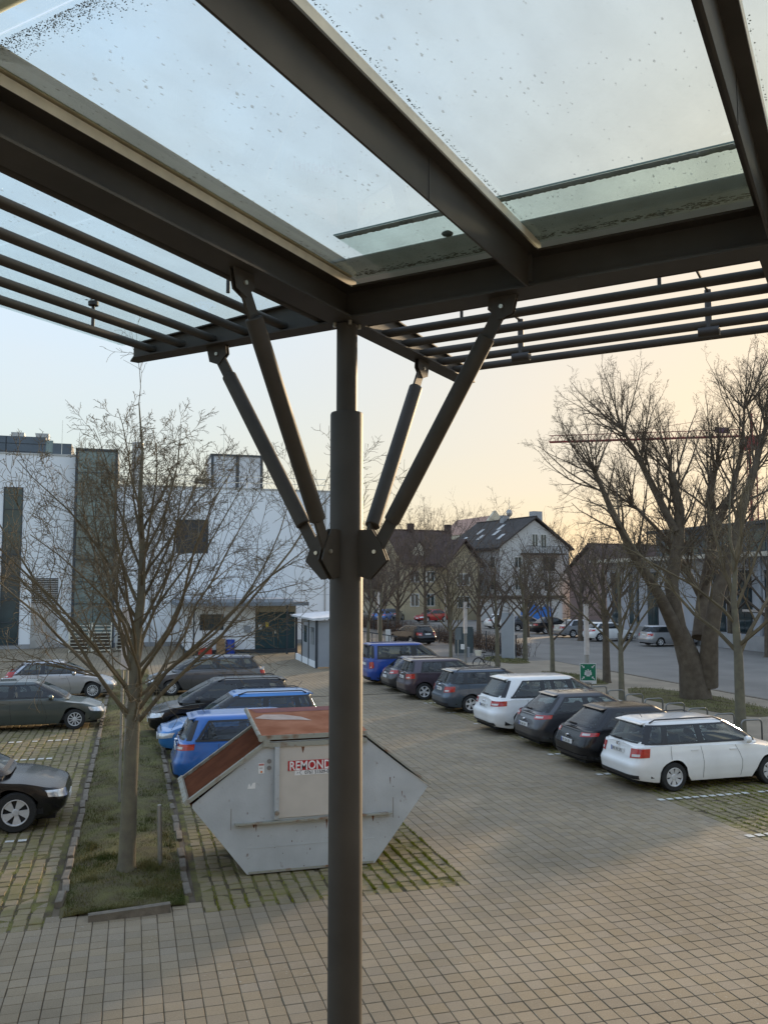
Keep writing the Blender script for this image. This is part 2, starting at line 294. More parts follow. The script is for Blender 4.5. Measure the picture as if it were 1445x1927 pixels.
def block(mb, x, y, hx, hy, z, tx=0, ty=0, c=0.005):
    vs = [(x - hx, y - hy, -.04), (x + hx, y - hy, -.04), (x + hx, y + hy, -.04), (x - hx, y + hy, -.04),
          (x - hx, y - hy, z - c - tx * hx - ty * hy), (x + hx, y - hy, z - c + tx * hx - ty * hy), (x + hx, y + hy, z - c + tx * hx + ty * hy), (x - hx, y + hy, z - c - tx * hx + ty * hy)]
    a, b = hx - c, hy - c
    vs += [(x - a, y - b, z - tx * a - ty * b), (x + a, y - b, z + tx * a - ty * b), (x + a, y + b, z + tx * a + ty * b), (x - a, y + b, z - tx * a + ty * b)]
    mb.add(vs, [(8, 9, 10, 11), (4, 5, 9, 8), (5, 6, 10, 9), (6, 7, 11, 10), (7, 4, 8, 11), (0, 1, 5, 4), (1, 2, 6, 5), (2, 3, 7, 6), (3, 0, 4, 7)])
near_p, bay_p = [], []
rp = random.Random(3)
ny = int(NEARY / MOD)
for j in range(int(4 / MOD), ny):
    y = (j + .5) * MOD
    for i in range(int(-9 / MOD), int(16.9 / MOD)):
        x = (i + .5) * MOD
        if abs(x) < 0.93 and y > 12.62: continue
        px, py = project((x, y, 0))
        if px < -260 or px > 1445 + 300 or py > 2250: continue
        ins = 0 <= px <= 1445 and py <= 1927
        (bay_p if in_bay(x, y) else near_p).append((x, y, ins, (px - 650) ** 2 + (py - 1927) ** 2))
pm = MB(); block(pm, 0, 0, .0978, .0984, 0)
pme = pm.mesh('paver', False); pme.materials.append(paver_m)
near_p.sort(key=lambda q: (not q[2], math.hypot(q[0], q[1])))
rest = MB()
for k, (x, y, ins, d) in enumerate(near_p):
    dz, tx, ty = rp.uniform(-.003, .002), rp.uniform(-.008, .008), rp.uniform(-.008, .008)
    jx, jy = rp.uniform(-.002, .002), rp.uniform(-.002, .002)
    if k < 300:
        o = bpy.data.objects.new('paver', pme); C.objects.link(o); o.parent = pav; o.location = (x + jx, y + jy, dz); o.rotation_euler = (ty, -tx, rp.uniform(-.008, .008))
    else: block(rest, x + jx, y + jy, .0978, .0984, dz, tx, ty)
o = obj('pavers', rest, paver_m, pav, fix=False); o['kind'] = 'stuff'
bay_p.sort(key=lambda q: (not q[2], math.hypot(q[0], q[1])))
bm1 = MB(); block(bm1, 0, 0, .083, .0945, 0, c=.009); bme = bm1.mesh('bay_paver', False); bme.materials.append(bayp_m)
rest = MB()
for k, (x, y, ins, d) in enumerate(bay_p):
    dz, tx, ty = rp.uniform(-.012, .004), rp.uniform(-.04, .04), rp.uniform(-.04, .04); jx, jy = rp.uniform(-.009, .009), rp.uniform(-.006, .006)
    if k < 300:
        o = bpy.data.objects.new('bay_paver', bme); C.objects.link(o); o.parent = bays; o.location = (x + jx, y + jy, dz); o.rotation_euler = (ty, -tx, rp.uniform(-.02, .02))
    else: block(rest, x + jx, y + jy, rp.uniform(.078, .088), rp.uniform(.088, .095), dz, tx, ty, c=.009)
o = obj('bay_pavers', rest, bayp_m, bays, fix=False); o['kind'] = 'stuff'
# painted stones between the bays
def dashes(y, x0, x1, keep=1.0):
    mb = MB(); x = x0
    yy = (math.floor(y / MOD) + .5) * MOD; k = math.floor(x0 / MOD)
    while (k + 1) * MOD < x1:
        cx = (k + .5) * MOD
        if rp.random() < keep:
            a, b = .070, rp.uniform(.05, .082); mb.add([(cx - a, yy - b, .0085), (cx + a, yy - b, .0085), (cx + a, yy + b, .0085), (cx - a, yy + b, .0085)], [(0, 1, 2, 3)])
        k += 1
    o = struct('bay_marking', mb, paint_m); return o
for y in (13.32, 15.85, 18.35, 20.85, 23.35, 25.85, 28.35, 30.85, 33.35): dashes(y, 10.62, 15.2, 0.97 if y < 17 else 0.75)
for y in (16.45, 23.9, 26.5): dashes(y, -7.0, -1.5, 0.8)
for y in (17.6, 20.1, 22.6): dashes(y, 1.3, 4.8, 0.45)
# planted strip with its kerb of single stones
mb = MB(); rows = []
for j in range(70):
    y = 12.62 + j * 0.5
    rows.append([(x, y, (0.045 + 0.02 * math.sin(y * 2.1 + x * 3) + 0.012 * math.sin(y * 5.3 - x * 7)) * (1 - (x / .86) ** 4) - .004 * (x * x)) for x in [-.86 + 1.72 * i / 12 for i in range(13)]])
mb.grid(rows)
strip = struct('grass_strip', mb, turf_m, smooth=True)
kroot = MB(); kroot.box(-.875, -.845, 12.75, 46, -.1, -.02); kroot.box(.845, .875, 12.75, 46, -.1, -.02)
kerb = struct('kerb', kroot, soil_m)
ks = MB(); ks.box(-.05, .05, -.235, .235, -.12, .085); bmx = bmesh.new(); me = ks.mesh('kerb_stone'); bmx.from_mesh(me); bmesh.ops.bevel(bmx, geom=bmx.edges[:], offset=.008, segments=1, affect='EDGES'); bmx.to_mesh(me); bmx.free(); me.materials.append(kerb_m)
for sx in (-.86, .86):
    y = 13.0
    while y < 44:
        if not (sx > 0 and rp.random() < .12):
            o = bpy.data.objects.new('kerb_stone', me); C.objects.link(o); o.parent = kerb
            o.location = (sx + rp.uniform(-.018, .018), y + .25, rp.uniform(-.05, .012) - (.03 if sx > 0 else 0)); o.rotation_euler = (rp.uniform(-.05, .05), rp.uniform(-.08, .08), rp.uniform(-.05, .05)); o.scale.y = rp.uniform(.9, 1.04)
        y += .52 + rp.uniform(0, .05)
o = obj('kerb_stone', MB().box(-.53, .53, -.055, .055, -.1, .10), kerb_m, kerb); o.location = (.06, 12.44, 0); o.rotation_euler = (0, R(-1.5), R(3))
# grass: blades in the strip, tufts in the joints of the bays
def blades(name, spots, m, parent=None, label=None):
    mb = MB(); V, F = mb.v, mb.f
    for (x, y, z, h, w) in spots:
        a = rp.uniform(0, 6.283); l = rp.uniform(.1, .7) * h; dx, dy = math.cos(a) * w, math.sin(a) * w; b = rp.uniform(0, 6.283); n = len(V)
        V.extend([(x - dx, y - dy, z), (x + dx, y + dy, z), (x + math.cos(b) * l, y + math.sin(b) * l, z + h)]); F.append((n, n + 1, n + 2))
    o = obj(name, mb, m, parent, fix=False); o['kind'] = 'stuff'
    if label and not parent: o['label'] = label; o['category'] = 'grass'
    return o
grass_a = mat('grass_blades', (0.055, 0.075, 0.016), 0.8, 0, 0, 1.6, col2=(0.150, 0.130, 0.048), lo=0.38, hi=0.62, spec=0.2)
grass_b = mat('joint_grass', (0.19, 0.20, 0.022), 0.8, 0, 0.35, 3, spec=0.2)
sp = []
for i in range(52000):
    y = 12.62 + 33 * rp.random() ** 2.2; x = rp.uniform(-.8, .8)
    if math.sin(x * 5 + y * 1.7) + math.sin(y * 3.1 - x * 4) < rp.uniform(-1.9, .6) and rp.random() < .8: continue
    sp.append((x, y, .03 * (1 - (x / .86) ** 4), rp.uniform(.02, .065), rp.uniform(.003, .006)))
for i in range(25):
    cx, cy = rp.uniform(-.7, .7), rp.uniform(12.8, 18); 
    for k in range(70): sp.append((cx + rp.gauss(0, .05), cy + rp.gauss(0, .06), .03, rp.uniform(.05, .11), .004))
for cx, cy in ((-.35, 15.0), (.45, 14.2), (.3, 14.35), (-.5, 13.9)):
    for k in range(260): sp.append((cx + rp.gauss(0, .07), cy + rp.gauss(0, .08), .03, rp.uniform(.06, .13), .004))
blades('strip_grass', sp, grass_a, None, 'short winter grass growing in the planted strip')
sp = []
for x, y, ins, d in bay_p:
    if y > 26: continue
    if 0.9 < x < 4.9: p = 2.2 if (2.9 < x and 12.6 < y < 16.5) else (.38 if y < 13.6 else .16)
    elif x < 0: p = .10
    else: p = .5
    if math.sin(x * 2.1 + 1) + math.sin(y * 1.6 + x) < rp.uniform(-1.8, .9): p *= .25
    n = int(70 * p * rp.random() * (1.3 if y < 17 else .7))
    for k in range(n):
        sp.append((x + MOD / 2 + rp.gauss(0, .012), y + rp.uniform(-.1, .1), -.005, rp.uniform(.012, .042), .006))
    if rp.random() < p * 1.1 + .05:
        for k in range(9): sp.append((x + rp.uniform(-.08, .08), y + MOD / 2 + rp.gauss(0, .006), -.005, rp.uniform(.01, .035), .003))
blades('bay_grass', sp, grass_b, None, 'moss and grass growing in the joints of the parking bays')
# footway, verge, street, drive
struct('pavement', MB().add([(16.9, 2, -.006), (23.4, 2, -.006), (23.4, 46, -.006), (16.9, 46, -.006)], [(0, 1, 2, 3)]), walk_m)
struct('road', MB().add([(23.6, 2, -.03), (39.5, 2, -.03), (39.5, 140, -.03), (23.6, 140, -.03)], [(0, 1, 2, 3)]), road_m)
struct('side_street', MB().add([(16.9, 46, -.01), (23.6, 46, -.026), (23.6, 130, -.026), (16.9, 130, -.01)], [(0, 1, 2, 3)]), asph_m)
rk = MB().box(23.4, 23.58, 2, 40, -.2, .015); struct('road_kerb', rk, kerb_m)
def verge(cx, cy, rx, ry):
    mb = MB(); rings = []
    for r, z in ((1, -.004), (.9, .05), (.55, .10), (0.02, .13)):
        rings.append([(cx + rx * r * math.cos(t) * (1 + .08 * math.sin(3 * t)), cy + ry * r * math.sin(t) * (1 + .06 * math.sin(5 * t)), z + .015 * math.sin(7 * t)) for t in [6.2832 * i / 40 for i in range(41)]])
    mb.grid(rings); o = struct('verge', mb, turf_m, smooth=True)
    sp = [(cx + rx * .95 * r * math.cos(t), cy + ry * .95 * r * math.sin(t), .05 + .07 * (1 - r), rp.uniform(.04, .11), .008) for r, t in [(math.sqrt(rp.random()), rp.uniform(0, 6.283)) for i in range(1800)]]
    blades('verge_grass', sp, grass_a, o)
verge(20.6, 28.6, 1.5, 4.2); verge(19.9, 37.0, 1.0, 2.8); verge(20.9, 46.6, 1.1, 2.2)
# ---------------------------------------------------------------- glazed canopy on its column
ca = thing('canopy', 'dark brown steel and glass canopy on a round column with four raking struts', 'canopy', (1.347, 5.539, 0), R(-45.47))
ZB, ZT = 6.20, 6.42
Y0, X1 = -7.5, 7.0
col = MB().lathe([(0, 0), (.1095, 0), (.1095, 5.575), (.104, 5.588), (.07, 5.59)], 40); obj('column', col, steel, ca, True, 30)
up = MB().lathe([(.07, 5.55), (.07, 6.19), (.0, 6.19)], 32); obj('upper_column', up, steel, ca, True, 30)
def ibeam(name, along, lo, hi, c, half=.1):
    mb = MB()
    def b(p0, p1, q0, q1, z0, z1):
        if along == 'x': mb.box(p0, p1, q0, q1, z0, z1)
        else: mb.box(q0, q1, p0, p1, z0, z1)
    b(lo, hi, c - half, c + half, ZB, ZB + .014); b(lo, hi, c - .005, c + .005, ZB + .014, ZT - .014); b(lo, hi, c - half, c + half, ZT - .014, ZT)
    return obj(name, mb, steel, ca)
ibeam('main_beam', 'y', Y0, -.101, 0); ibeam('front_girder', 'x', .0, X1, 0)
obj('corner_block', MB().box(-.1, -.0005, -.1, .1, ZB + .001, ZT - .001), steel, ca)
def cantilever(name, c, sgn, along):
    # tapering bracket: flat bottom flange, web falling towards the tip
    mb = MB(); L1, L2 = .1, 2.02
    poly = [(sgn * L1, ZB + .012), (sgn * (L2 - .05), ZB + .012), (sgn * (L2 - .05), ZB + .115), (sgn * L1, ZT - .002)]
    mb.prism(poly, 'x' if along == 'y' else 'y', c - .006, c + .006)
    fl = [(sgn * L1, c - .075), (sgn * (L2 - .12), c - .075), (sgn * L2, c + .01), (sgn * (L2 - .02), c + .075), (sgn * L1, c + .075)]
    if along == 'y': fl = [(q, p) for p, q in fl]
    mb.prism(fl, 'z', ZB, ZB + .012)
    tp = [(L1, ZT - .0025), (L2 - .05, ZB + .115)]
    vs = []
    for d, z in tp:
        for w in (-.04, .04):
            for dz in (0, .01): vs.append((c + w, sgn * d, z + dz) if along == 'y' else (sgn * d, c + w, z + dz))
    mb.add(vs, [(0, 2, 6, 4), (1, 5, 7, 3), (0, 4, 5, 1), (2, 3, 7, 6), (4, 6, 7, 5), (0, 1, 3, 2)])
    return obj(name, mb, steel, ca)
cantilever('bracket', 0, 1, 'y'); cantilever('bracket', 0, -1, 'x')
for c in (2.63, 5.26): cantilever('bracket', c, 1, 'y')
for x in (1.313, 2.63, 3.943, 5.26):
    mb = MB().box(x - .006, x + .006, Y0, -.1, ZB, ZT - .012).box(x - .07, x + .07, Y0, -.1, ZT - .012, ZT)
    rb = obj('rafter', mb, steel, ca)
    for yy in (-1.42, -3.9): obj('weld_seam', MB().box(x + .006, x + .0085, yy - .003, yy + .003, ZB + .002, ZT - .012), steel_dk, rb)
    obj('glazing_bar', MB().box(x + .055, x + .0705, Y0, -.05, ZT + .0005, ZT + .05), galv, ca)
    obj('rafter_shoe', MB().box(x - .03, x + .03, -.1, -.092, ZB + .03, ZT - .03), steel, ca)
obj('glazing_bar', MB().box(.085, .1015, Y0, -.05, ZT - .012, ZT + .038), galv, ca)  # flange edge; its light tone holds sunlight put into the colour
obj('sealing_strip', MB().box(.090, .112, Y0, -.12, ZT + .046, ZT + .056), mat('seal', (.42, .38, .25), .7), ca)
obj('cover_plate', MB().box(-.09, .222, Y0, -.36, ZT + .058, ZT + .063), cover_m, ca)
obj('cover_plate', MB().box(-.09, X1, -.36, .10, ZT + .0665, ZT + .0705), cover_m, ca)
# louvre tubes
for x in (-.195, -.515, -.835, -1.155, -1.46, -1.755): obj('louvre_tube', MB().cyl((x, Y0, 6.255), (x, -.004, 6.255), .0302, n=18), steel, ca, True)
for y in (.195, .497, .795, 1.10, 1.405, 1.70):
    obj('louvre_tube', MB().cyl((.008, y, 6.255), (X1, y, 6.255), .0302, n=18), steel, ca, True)
for xx in (.72, 2.1, 3.45):
    hg = obj('hanger', MB().cyl((xx, 1.395, 6.21), (xx, 1.395, 6.50), .023, n=12), steel_dk, ca, True)
    obj('hanger_foot', MB().cyl((xx - .07, 1.40, 6.205), (xx + .07, 1.40, 6.205), .036, n=12), steel_dk, hg, True); obj('hanger_arm', MB().tube([(xx, 1.395, 6.49), (xx, .9, 6.50), (xx, .10, 6.47)], .010, 8), steel_dk, hg)
# point holders of the eaves glass
for px, py in ((.62, .50), (1.95, .50), (3.2, .50), (-1.745, -.62), (-.45, -.70), (-1.745, -2.6), (-.45, -2.7)):
    mb = MB().cyl((px, py, 6.28), (px, py, 6.455), .012, n=10).cyl((px, py, 6.43), (px, py, 6.458), .036, n=14)
    h = obj('glass_holder', mb, steel_dk, ca, True)
    dd = MB()
    for k in range(14): a = random.uniform(0, 6.28); rr = random.uniform(.0, .06); dd.add([(px + rr * math.cos(a) + ex * .012, py + rr * math.sin(a) + ey * .012, 6.4755) for ex, ey in ((-1, -1), (1, -.6), (.7, 1), (-.8, .8))], [(0, 1, 2, 3)])
    obj('moss', dd, dirt_m, h)
# glass panes
GZ = ZT + .052
def pane(x0, x1, y0, y1, z, m=overglass): return obj('glass_pane', MB().box(x0, x1, y0, y1, z, z + .006), m, ca)
xs = [.113, 1.3825, 2.6995, 4.0125, 5.33]; xe = [1.367, 2.684, 3.997, 5.31, 6.9]
for a, b in zip(xs, xe):
    pane(a, b, Y0, -2.905, GZ); pane(a, b, -2.895, -.06, GZ)
pane(-2.47, .085, Y0, -1.6, GZ); pane(-2.47, .085, -1.59, .35, GZ)
edge_m = mat('glass_edge', (.10, .16, .15), .2, 0, .2, 10)
for a, b in ((.335, 2.63), (2.66, 5.2)):
    pane(a, b, -.697, .47, GZ + .022, eaveglass)
    obj('pane_edge', MB().box(a, b, -.6985, -.692, GZ + .0215, GZ + .0285), edge_m, ca)
    mb = MB(); n = 220; top, bot = [], []
    for i in range(n + 1):
        x = a + .003 + (b - a - .006) * i / n; top.append((x, -.6905, GZ + .0205)); bot.append((x, -.632 + random.uniform(-.006, .006), GZ + .0205))
    mb.grid([top, bot]); obj('damp_line', mb, mat('damp_dirt', (.13, .135, .12), .9, 0, .2, 30), ca)
# lichen and moss along the bars
for xb, cnt in ((1.385, 520), (2.70, 110), (.118, 110)):
    mb = MB()
    for k in range(cnt):
        y = random.uniform(-4.5, -.4) if xb != .118 else random.choice([random.gauss(-.45, .12), random.uniform(-1, -.3)]); x = xb + abs(random.gauss(0, .010 if xb < 2 else .006)) + .004; r = random.uniform(.0012, .0036)
        mb.add([(x + r * ex, y + r * ey, GZ + .0075 + (r if ez else 0)) for ex, ey, ez in ((-1, -1, 0), (1, -1, 0), (1, 1, 0), (-1, 1, 0), (0, 0, 1))], [(0, 1, 4), (1, 2, 4), (2, 3, 4), (3, 0, 4), (0, 3, 2, 1)])
    o = obj('moss_line', mb, dirt_m, ca); o['kind'] = 'stuff'
mb = MB()
for i in range(1500):
    x = random.uniform(.13, 5.0); y = -.075 - abs(random.gauss(0, .035)); r = random.uniform(.002, .007)
    mb.add([(x + r * ex * 2, y + r * ey, GZ + .0072 + k * .00002) for k, (ex, ey) in enumerate(((-1, -.7), (1, -1), (.8, 1), (-1, .8)))], [(0, 1, 2, 3)])
o = obj('leaf_litter', mb, dirt_m, ca); o['kind'] = 'stuff'
mb = MB()
for i in range(2200):
    x = random.uniform(.12, 1.36); y = -2.87 + abs(random.gauss(0, .045)); r = random.uniform(.001, .003)
    mb.add([(x + r * ex, y + r * ey, GZ + .0074) for ex, ey in ((-1, -.7), (1, -1), (.8, 1), (-1, .8))], [(0, 1, 2, 3)])
o = obj('leaf_litter', mb, dirt_m, ca); o['kind'] = 'stuff'
obj('pebble', MB().lathe([(0, 0), (.03, .004), (.036, .014), (.02, .026), (0, .028)], 9, c=(.935, -.40, GZ + .007)), dirt_m, ca, True)
obj('roof_tube', MB().cyl((-.4, -2.99, GZ + .06), (3.5, -2.99, GZ + .06), .05, n=16), galv, ca, True)
# struts
def strut(ang):
    c, s = math.cos(ang), math.sin(ang)
    def P(r, z, w=0): return Vector((r * c - w * s, r * s + w * c, z))
    a, b = P(.225, 4.655), P(1.115, 6.135); d = (b - a).normalized(); L = (b - a).length
    st = MB().tube([a + d * L * .13, a + d * (L * .13 + .006), a + d * (L * .885 - .006), a + d * L * .885], [.046, .0525, .0525, .046], 24)
    so = obj('strut', st, steel, ca, True, 40)
    n = Vector((-s, c, 0)); w = d.cross(n)
    def plate(p0, p1, hw, t):
        vs = [p + w * q + n * e for p in (p0, p1) for q in (-hw, hw) for e in (-t, t)]
        return MB().add(vs, [(0, 1, 3, 2), (4, 6, 7, 5), (0, 4, 5, 1), (2, 3, 7, 6), (0, 2, 6, 4), (1, 5, 7, 3)])
    obj('strut_tongue', plate(a - d * .05, a + d * L * .15, .042, .009), steel, so); obj('strut_tongue', plate(b + d * .045, a + d * L * .86, .042, .009), steel, so)
    for e in (-1, 1):
        lo = [(.10, 4.50), (.185, 4.475), (.315, 4.60), (.265, 4.715), (.205, 4.80), (.10, 4.80)]
        hi = [(1.035, 6.2), (1.025, 6.13), (1.10, 6.055), (1.185, 6.085), (1.215, 6.2)]
        for nm, poly, ctr in (('lower_gusset', lo, (.225, 4.655)), ('upper_gusset', hi, (1.115, 6.135))):
            vs = [P(r, z, e * .0105) for r, z in poly] + [P(r, z, e * .0185) for r, z in poly]; k = len(poly)
            g = obj(nm, MB().add(vs, [(i, (i + 1) % k, k + (i + 1) % k, k + i) for i in range(k)] + [tuple(range(k)), tuple(range(2 * k - 1, k - 1, -1))]), steel, so)
            obj('bolt', MB().cyl(P(*ctr, e * .0185), P(*ctr, e * .030), .0135, n=8), bolt_m, g)
for k in range(4): strut(k * math.pi / 2)
for k in range(4):
    a = k * math.pi / 2 + math.pi / 4; obj('bolt', MB().cyl((.085 * math.cos(a), .085 * math.sin(a), 6.17), (.085 * math.cos(a), .085 * math.sin(a), 6.199), .012, n=8), bolt_m, ca)
# ---------------------------------------------------------------- lidded skip
def skip_paint():
    m = mat('skip_paint', (0.43, 0.455, 0.46), 0.55, 0, 0.10, 2.0, 0.12, 30)
    N, Lk = m.node_tree.nodes, m.node_tree.links; b = N['Principled BSDF']
    src = b.inputs['Base Color'].links[0].from_socket; tc = N.new('ShaderNodeTexCoord')
    nz = N.new('ShaderNodeTexNoise'); nz.inputs['Scale'].default_value = 5.5; nz.inputs['Detail'].default_value = 9; nz.inputs['Roughness'].default_value = .7; Lk.new(tc.outputs['Object'], nz.inputs['Vector'])
    mr = N.new('ShaderNodeMapRange'); mr.inputs[1].default_value = .62; mr.inputs[2].default_value = .70; mr.inputs[4].default_value = .85; Lk.new(nz.outputs['Fac'], mr.inputs[0])
    mx = N.new('ShaderNodeMix'); mx.data_type = 'RGBA'; mx.inputs['B'].default_value = (.13, .055, .025, 1); Lk.new(mr.outputs[0], mx.inputs['Factor']); Lk.new(src, mx.inputs['A']); Lk.new(mx.outputs['Result'], b.inputs['Base Color'])
    return m
skp = skip_paint()
panel_m = mat('skip_panel_paint', (0.52, 0.48, 0.42), 0.55, 0, 0.06, 3)
edge_p = mat('skip_edge', (0.30, 0.30, 0.25), 0.65, 0, 0, 7, 0.3, 30, col2=(.20, .11, .06), lo=.52, hi=.72)
rust_m = mat('rust_inside', (0.085, 0.026, 0.010), 0.95, 0, 0, 3, 0.2, 20, col2=(.125, .040, .016), spec=.1)
lid_m = mat('lid_paint', (0.24, 0.082, 0.036), 0.8, 0, 0, 2.4, 0.1, 20, col2=(.36, .155, .085), spec=.2)
redp = mat('lid_red', (.16, .022, .02), .6, 0, .2, 5)
sk = thing('skip', 'grey steel waste skip with rusty orange lid and red company board, behind the canopy column', 'skip', (2.79, 13.6, 0))
D = 1.62
hexp = [(-1.02, 0.02), (1.0, 0.02), (1.90, 1.16), (.82, 2.0), (-.70, 2.0), (-1.90, 1.14)]
obj('body', MB().prism(hexp[:3] + [(.82, 2.0), (-.70, 2.0), (-1.86, 1.12), (-1.855, 1.07)], 'y', 0.0, 0.012), skp, sk)
obj('body', MB().prism(hexp, 'y', D - .012, D), skp, sk)
def slab(name, p, q, t, m, y0=.012, y1=D - .012, parent=sk):
    p, q = Vector((p[0], 0, p[1])), Vector((q[0], 0, q[1])); d = (q - p).normalized(); n = Vector((-d.z, 0, d.x)) * t
    vs = [(v.x, y, v.z) for y in (y0, y1) for v in (p, q, q + n, p + n)]
    return obj(name, MB().add(vs, [(0, 1, 2, 3), (7, 6, 5, 4), (0, 4, 5, 1), (1, 5, 6, 2), (2, 6, 7, 3), (3, 7, 4, 0)]), m, parent)
slab('end_plate', (-1.02, .02), (-1.90, 1.14), -.012, rust_m); slab('end_plate', (1.0, .02), (1.90, 1.16), .012, skp)
slab('floor_plate', (-1.02, .02), (1.0, .02), .012, rust_m)
obj('inner_lining', MB().prism([(-.99, .04), (.98, .04), (1.87, 1.16), (.80, 1.985), (-.69, 1.985), (-1.87, 1.14)], 'y', D - .02, D - .0125), rust_m, sk)
slab('hatch_flap', (1.93, 1.17), (.83, 2.03), -.03, edge_p, -.03, D + .03)
fl = slab('loading_edge', (-1.93, 1.13), (-.68, 2.0), .055, edge_p, -.035, .035)
slab('loading_edge', (-1.93, 1.13), (-.68, 2.0), .055, edge_p, D - .035, D + .035)
slab('loading_edge', (-1.95, 1.115), (-1.89, 1.165), .07, edge_p, -.034, D + .034)
slab('hatch_cover', (-1.90, 1.14), (-.70, 1.985), .02, rust_m, .036, D - .036)
# flat lid
lid = obj('lid', MB().add([(-.86, -.03, 2.075), (.86, -.03, 2.075), (.86, D + .03, 2.25), (-.86, D + .03, 2.25), (-.86, -.03, 2.10), (.86, -.03, 2.10), (.86, D + .03, 2.275), (-.86, D + .03, 2.275)],
    [(0, 3, 2, 1), (4, 5, 6, 7), (0, 1, 5, 4), (1, 2, 6, 5), (2, 3, 7, 6), (3, 0, 4, 7)]), lid_m, sk)
def onlid(x, y, up=.004): return (x, y, 2.10 + (y + .03) / (D + .06) * .175 + up)
obj('red_band', MB().add([onlid(-.72, 1.35), onlid(.86, 1.35), onlid(.86, 1.63), onlid(-.80, 1.63)], [(0, 1, 2, 3)]), redp, lid)
sw = [(-.78, .95), (-.55, 1.15), (-.2, 1.22), (.08, .86), (-.05, .98), (-.3, 1.02), (-.6, .9)]
obj('white_swoosh', MB().add([onlid(*p, .005) for p in ((-.80, 1.0), (-.5, .86), (-.1, .80), (.12, .72), (-.02, .98), (-.3, 1.17), (-.62, 1.22))], [tuple(range(7))]), mat('swoosh_white', (.42, .33, .28), .7), lid)
obj('lid_frame', MB().box(-.86, .86, -.045, -.032, 2.03, 2.10), edge_p, lid)
obj('lid_bar', MB().tube([(-.86, -.04, 2.09), (-.86, D + .04, 2.265)], .035, 10), edge_p, lid, True)
obj('lid_hinge', MB().cyl((-.84, -.075, 2.05), (-.84, -.02, 2.05), .04, n=12), edge_p, lid)
obj('top_rail', MB().box(-.72, .86, -.04, .0, 1.915, 1.985), edge_p, sk)
obj('top_rail', MB().box(-.72, .86, D + .001, D + .04, 1.915, 1.985), edge_p, sk)
obj('corner_post', MB().box(-.80, -.70, -.05, .0, 1.93, 2.03), edge_p, sk)
for x in (-.585, .66): obj('stanchion', MB().box(x - .035, x + .035, -.07, 0, .83, 1.914), skp, sk)
obj('lift_pin', MB().cyl((-.585, -.12, .93), (-.585, -.07, .93), .035, n=12), edge_p, sk, True)
obj('lift_pin', MB().cyl((.66, -.12, .93), (.66, -.07, .93), .035, n=12), edge_p, sk, True)
obj('side_panel', MB().box(-.548, .623, -.022, .0, .835, 1.912), panel_m, sk)
obj('rubbing_rail', MB().box(-1.22, 1.27, -.075, 0, .775, .80), edge_p, sk)
obj('foot_ledge', MB().box(-1.0, .98, -.008, 0, .03, .06), edge_p, sk)
for i, (x, z) in enumerate(((-.70, 1.70), (-.70, 1.60))): obj('reflector', MB().cyl((x, -.008, z), (x, 0, z), .035, n=14), mat('reflector_grey', (.2, .19, .18), .5), sk)
st = obj('sticker', MB().box(-.865, -.775, -.004, 0, 1.52, 1.68), plate_m, sk)
obj('sticker_mark', MB().box(-.86, -.78, -.006, -.0045, 1.64, 1.67), mat('faded_red', (.5, .2, .17), .6), st)
obj('sticker_mark', MB().cyl((-.82, -.006, 1.545), (-.82, -.0045, 1.545), .016, n=12), amber_l, st); obj('sticker_mark', MB().box(-.85, -.80, -.006, -.0045, 1.60, 1.607), ink_m, st)
st = obj('torn_sticker', MB().add([(-1.03, -.003, 1.30), (-.91, -.003, 1.30), (-.91, -.003, 1.39), (-.95, -.003, 1.385), (-.98, -.003, 1.33), (-1.0, -.003, 1.385), (-1.02, -.003, 1.36)], [tuple(range(7))]), plate_m, sk)
bd = obj('company_board', MB().box(-.41, .45, -.028, -.0225, 1.54, 1.69), mat('board_red', (.40, .015, .022), .5, 0, .05, 9), sk)
t = text_mesh('REMONDIS', .19, .001, .0034, .83); o = link('lettering', t, mat('white_ink', (.75, .74, .72), .6), bd); o.rotation_euler = (R(90), 0, 0); o.location = (-.392, -.0292, 1.549)
pb = obj('phone_board', MB().box(-.30, .45, -.027, -.0225, 1.465, 1.539), plate_m, sk)
t = text_mesh('>', .07, .001, 0, .9); o = link('lettering', t, mat('grey_ink', (.2, .2, .2), .6), pb); o.rotation_euler = (R(90), 0, 0); o.location = (-.275, -.0282, 1.480)
hp = MB()
for k in range(9):
    a = R(100 + k * 20); hp.box(-.19 + .03 * math.cos(a) - .004, -.19 + .03 * math.cos(a) + .004, -.0285, -.0272, 1.505 + .03 * math.sin(a) - .004, 1.505 + .03 * math.sin(a) + .004)
obj('phone_mark', hp, ink_m, pb)
t = text_mesh('0761 51509-0', .075, .001, .0008, .92); o = link('lettering', t, ink_m, pb); o.rotation_euler = (R(90), 0, 0); o.location = (-.145, -.0282, 1.478)
mb = MB()
for k in range(60):
    x, z = random.uniform(-1.5, 1.5), random.uniform(.05, 1.8); 
    if abs(x) > 1.0 + .75 * min(z, 1.1): continue
    if z > 1.2 and abs(x) > 1.85 - (z - 1.15) * 1.3: continue
    w = random.uniform(.003, .012); h = random.uniform(.004, .04); mb.box(x, x + w, -.0015, -.0005, z, z + h)
obj('paint_chips', mb, mat('rust_chip', (.10, .04, .02), .9), sk)

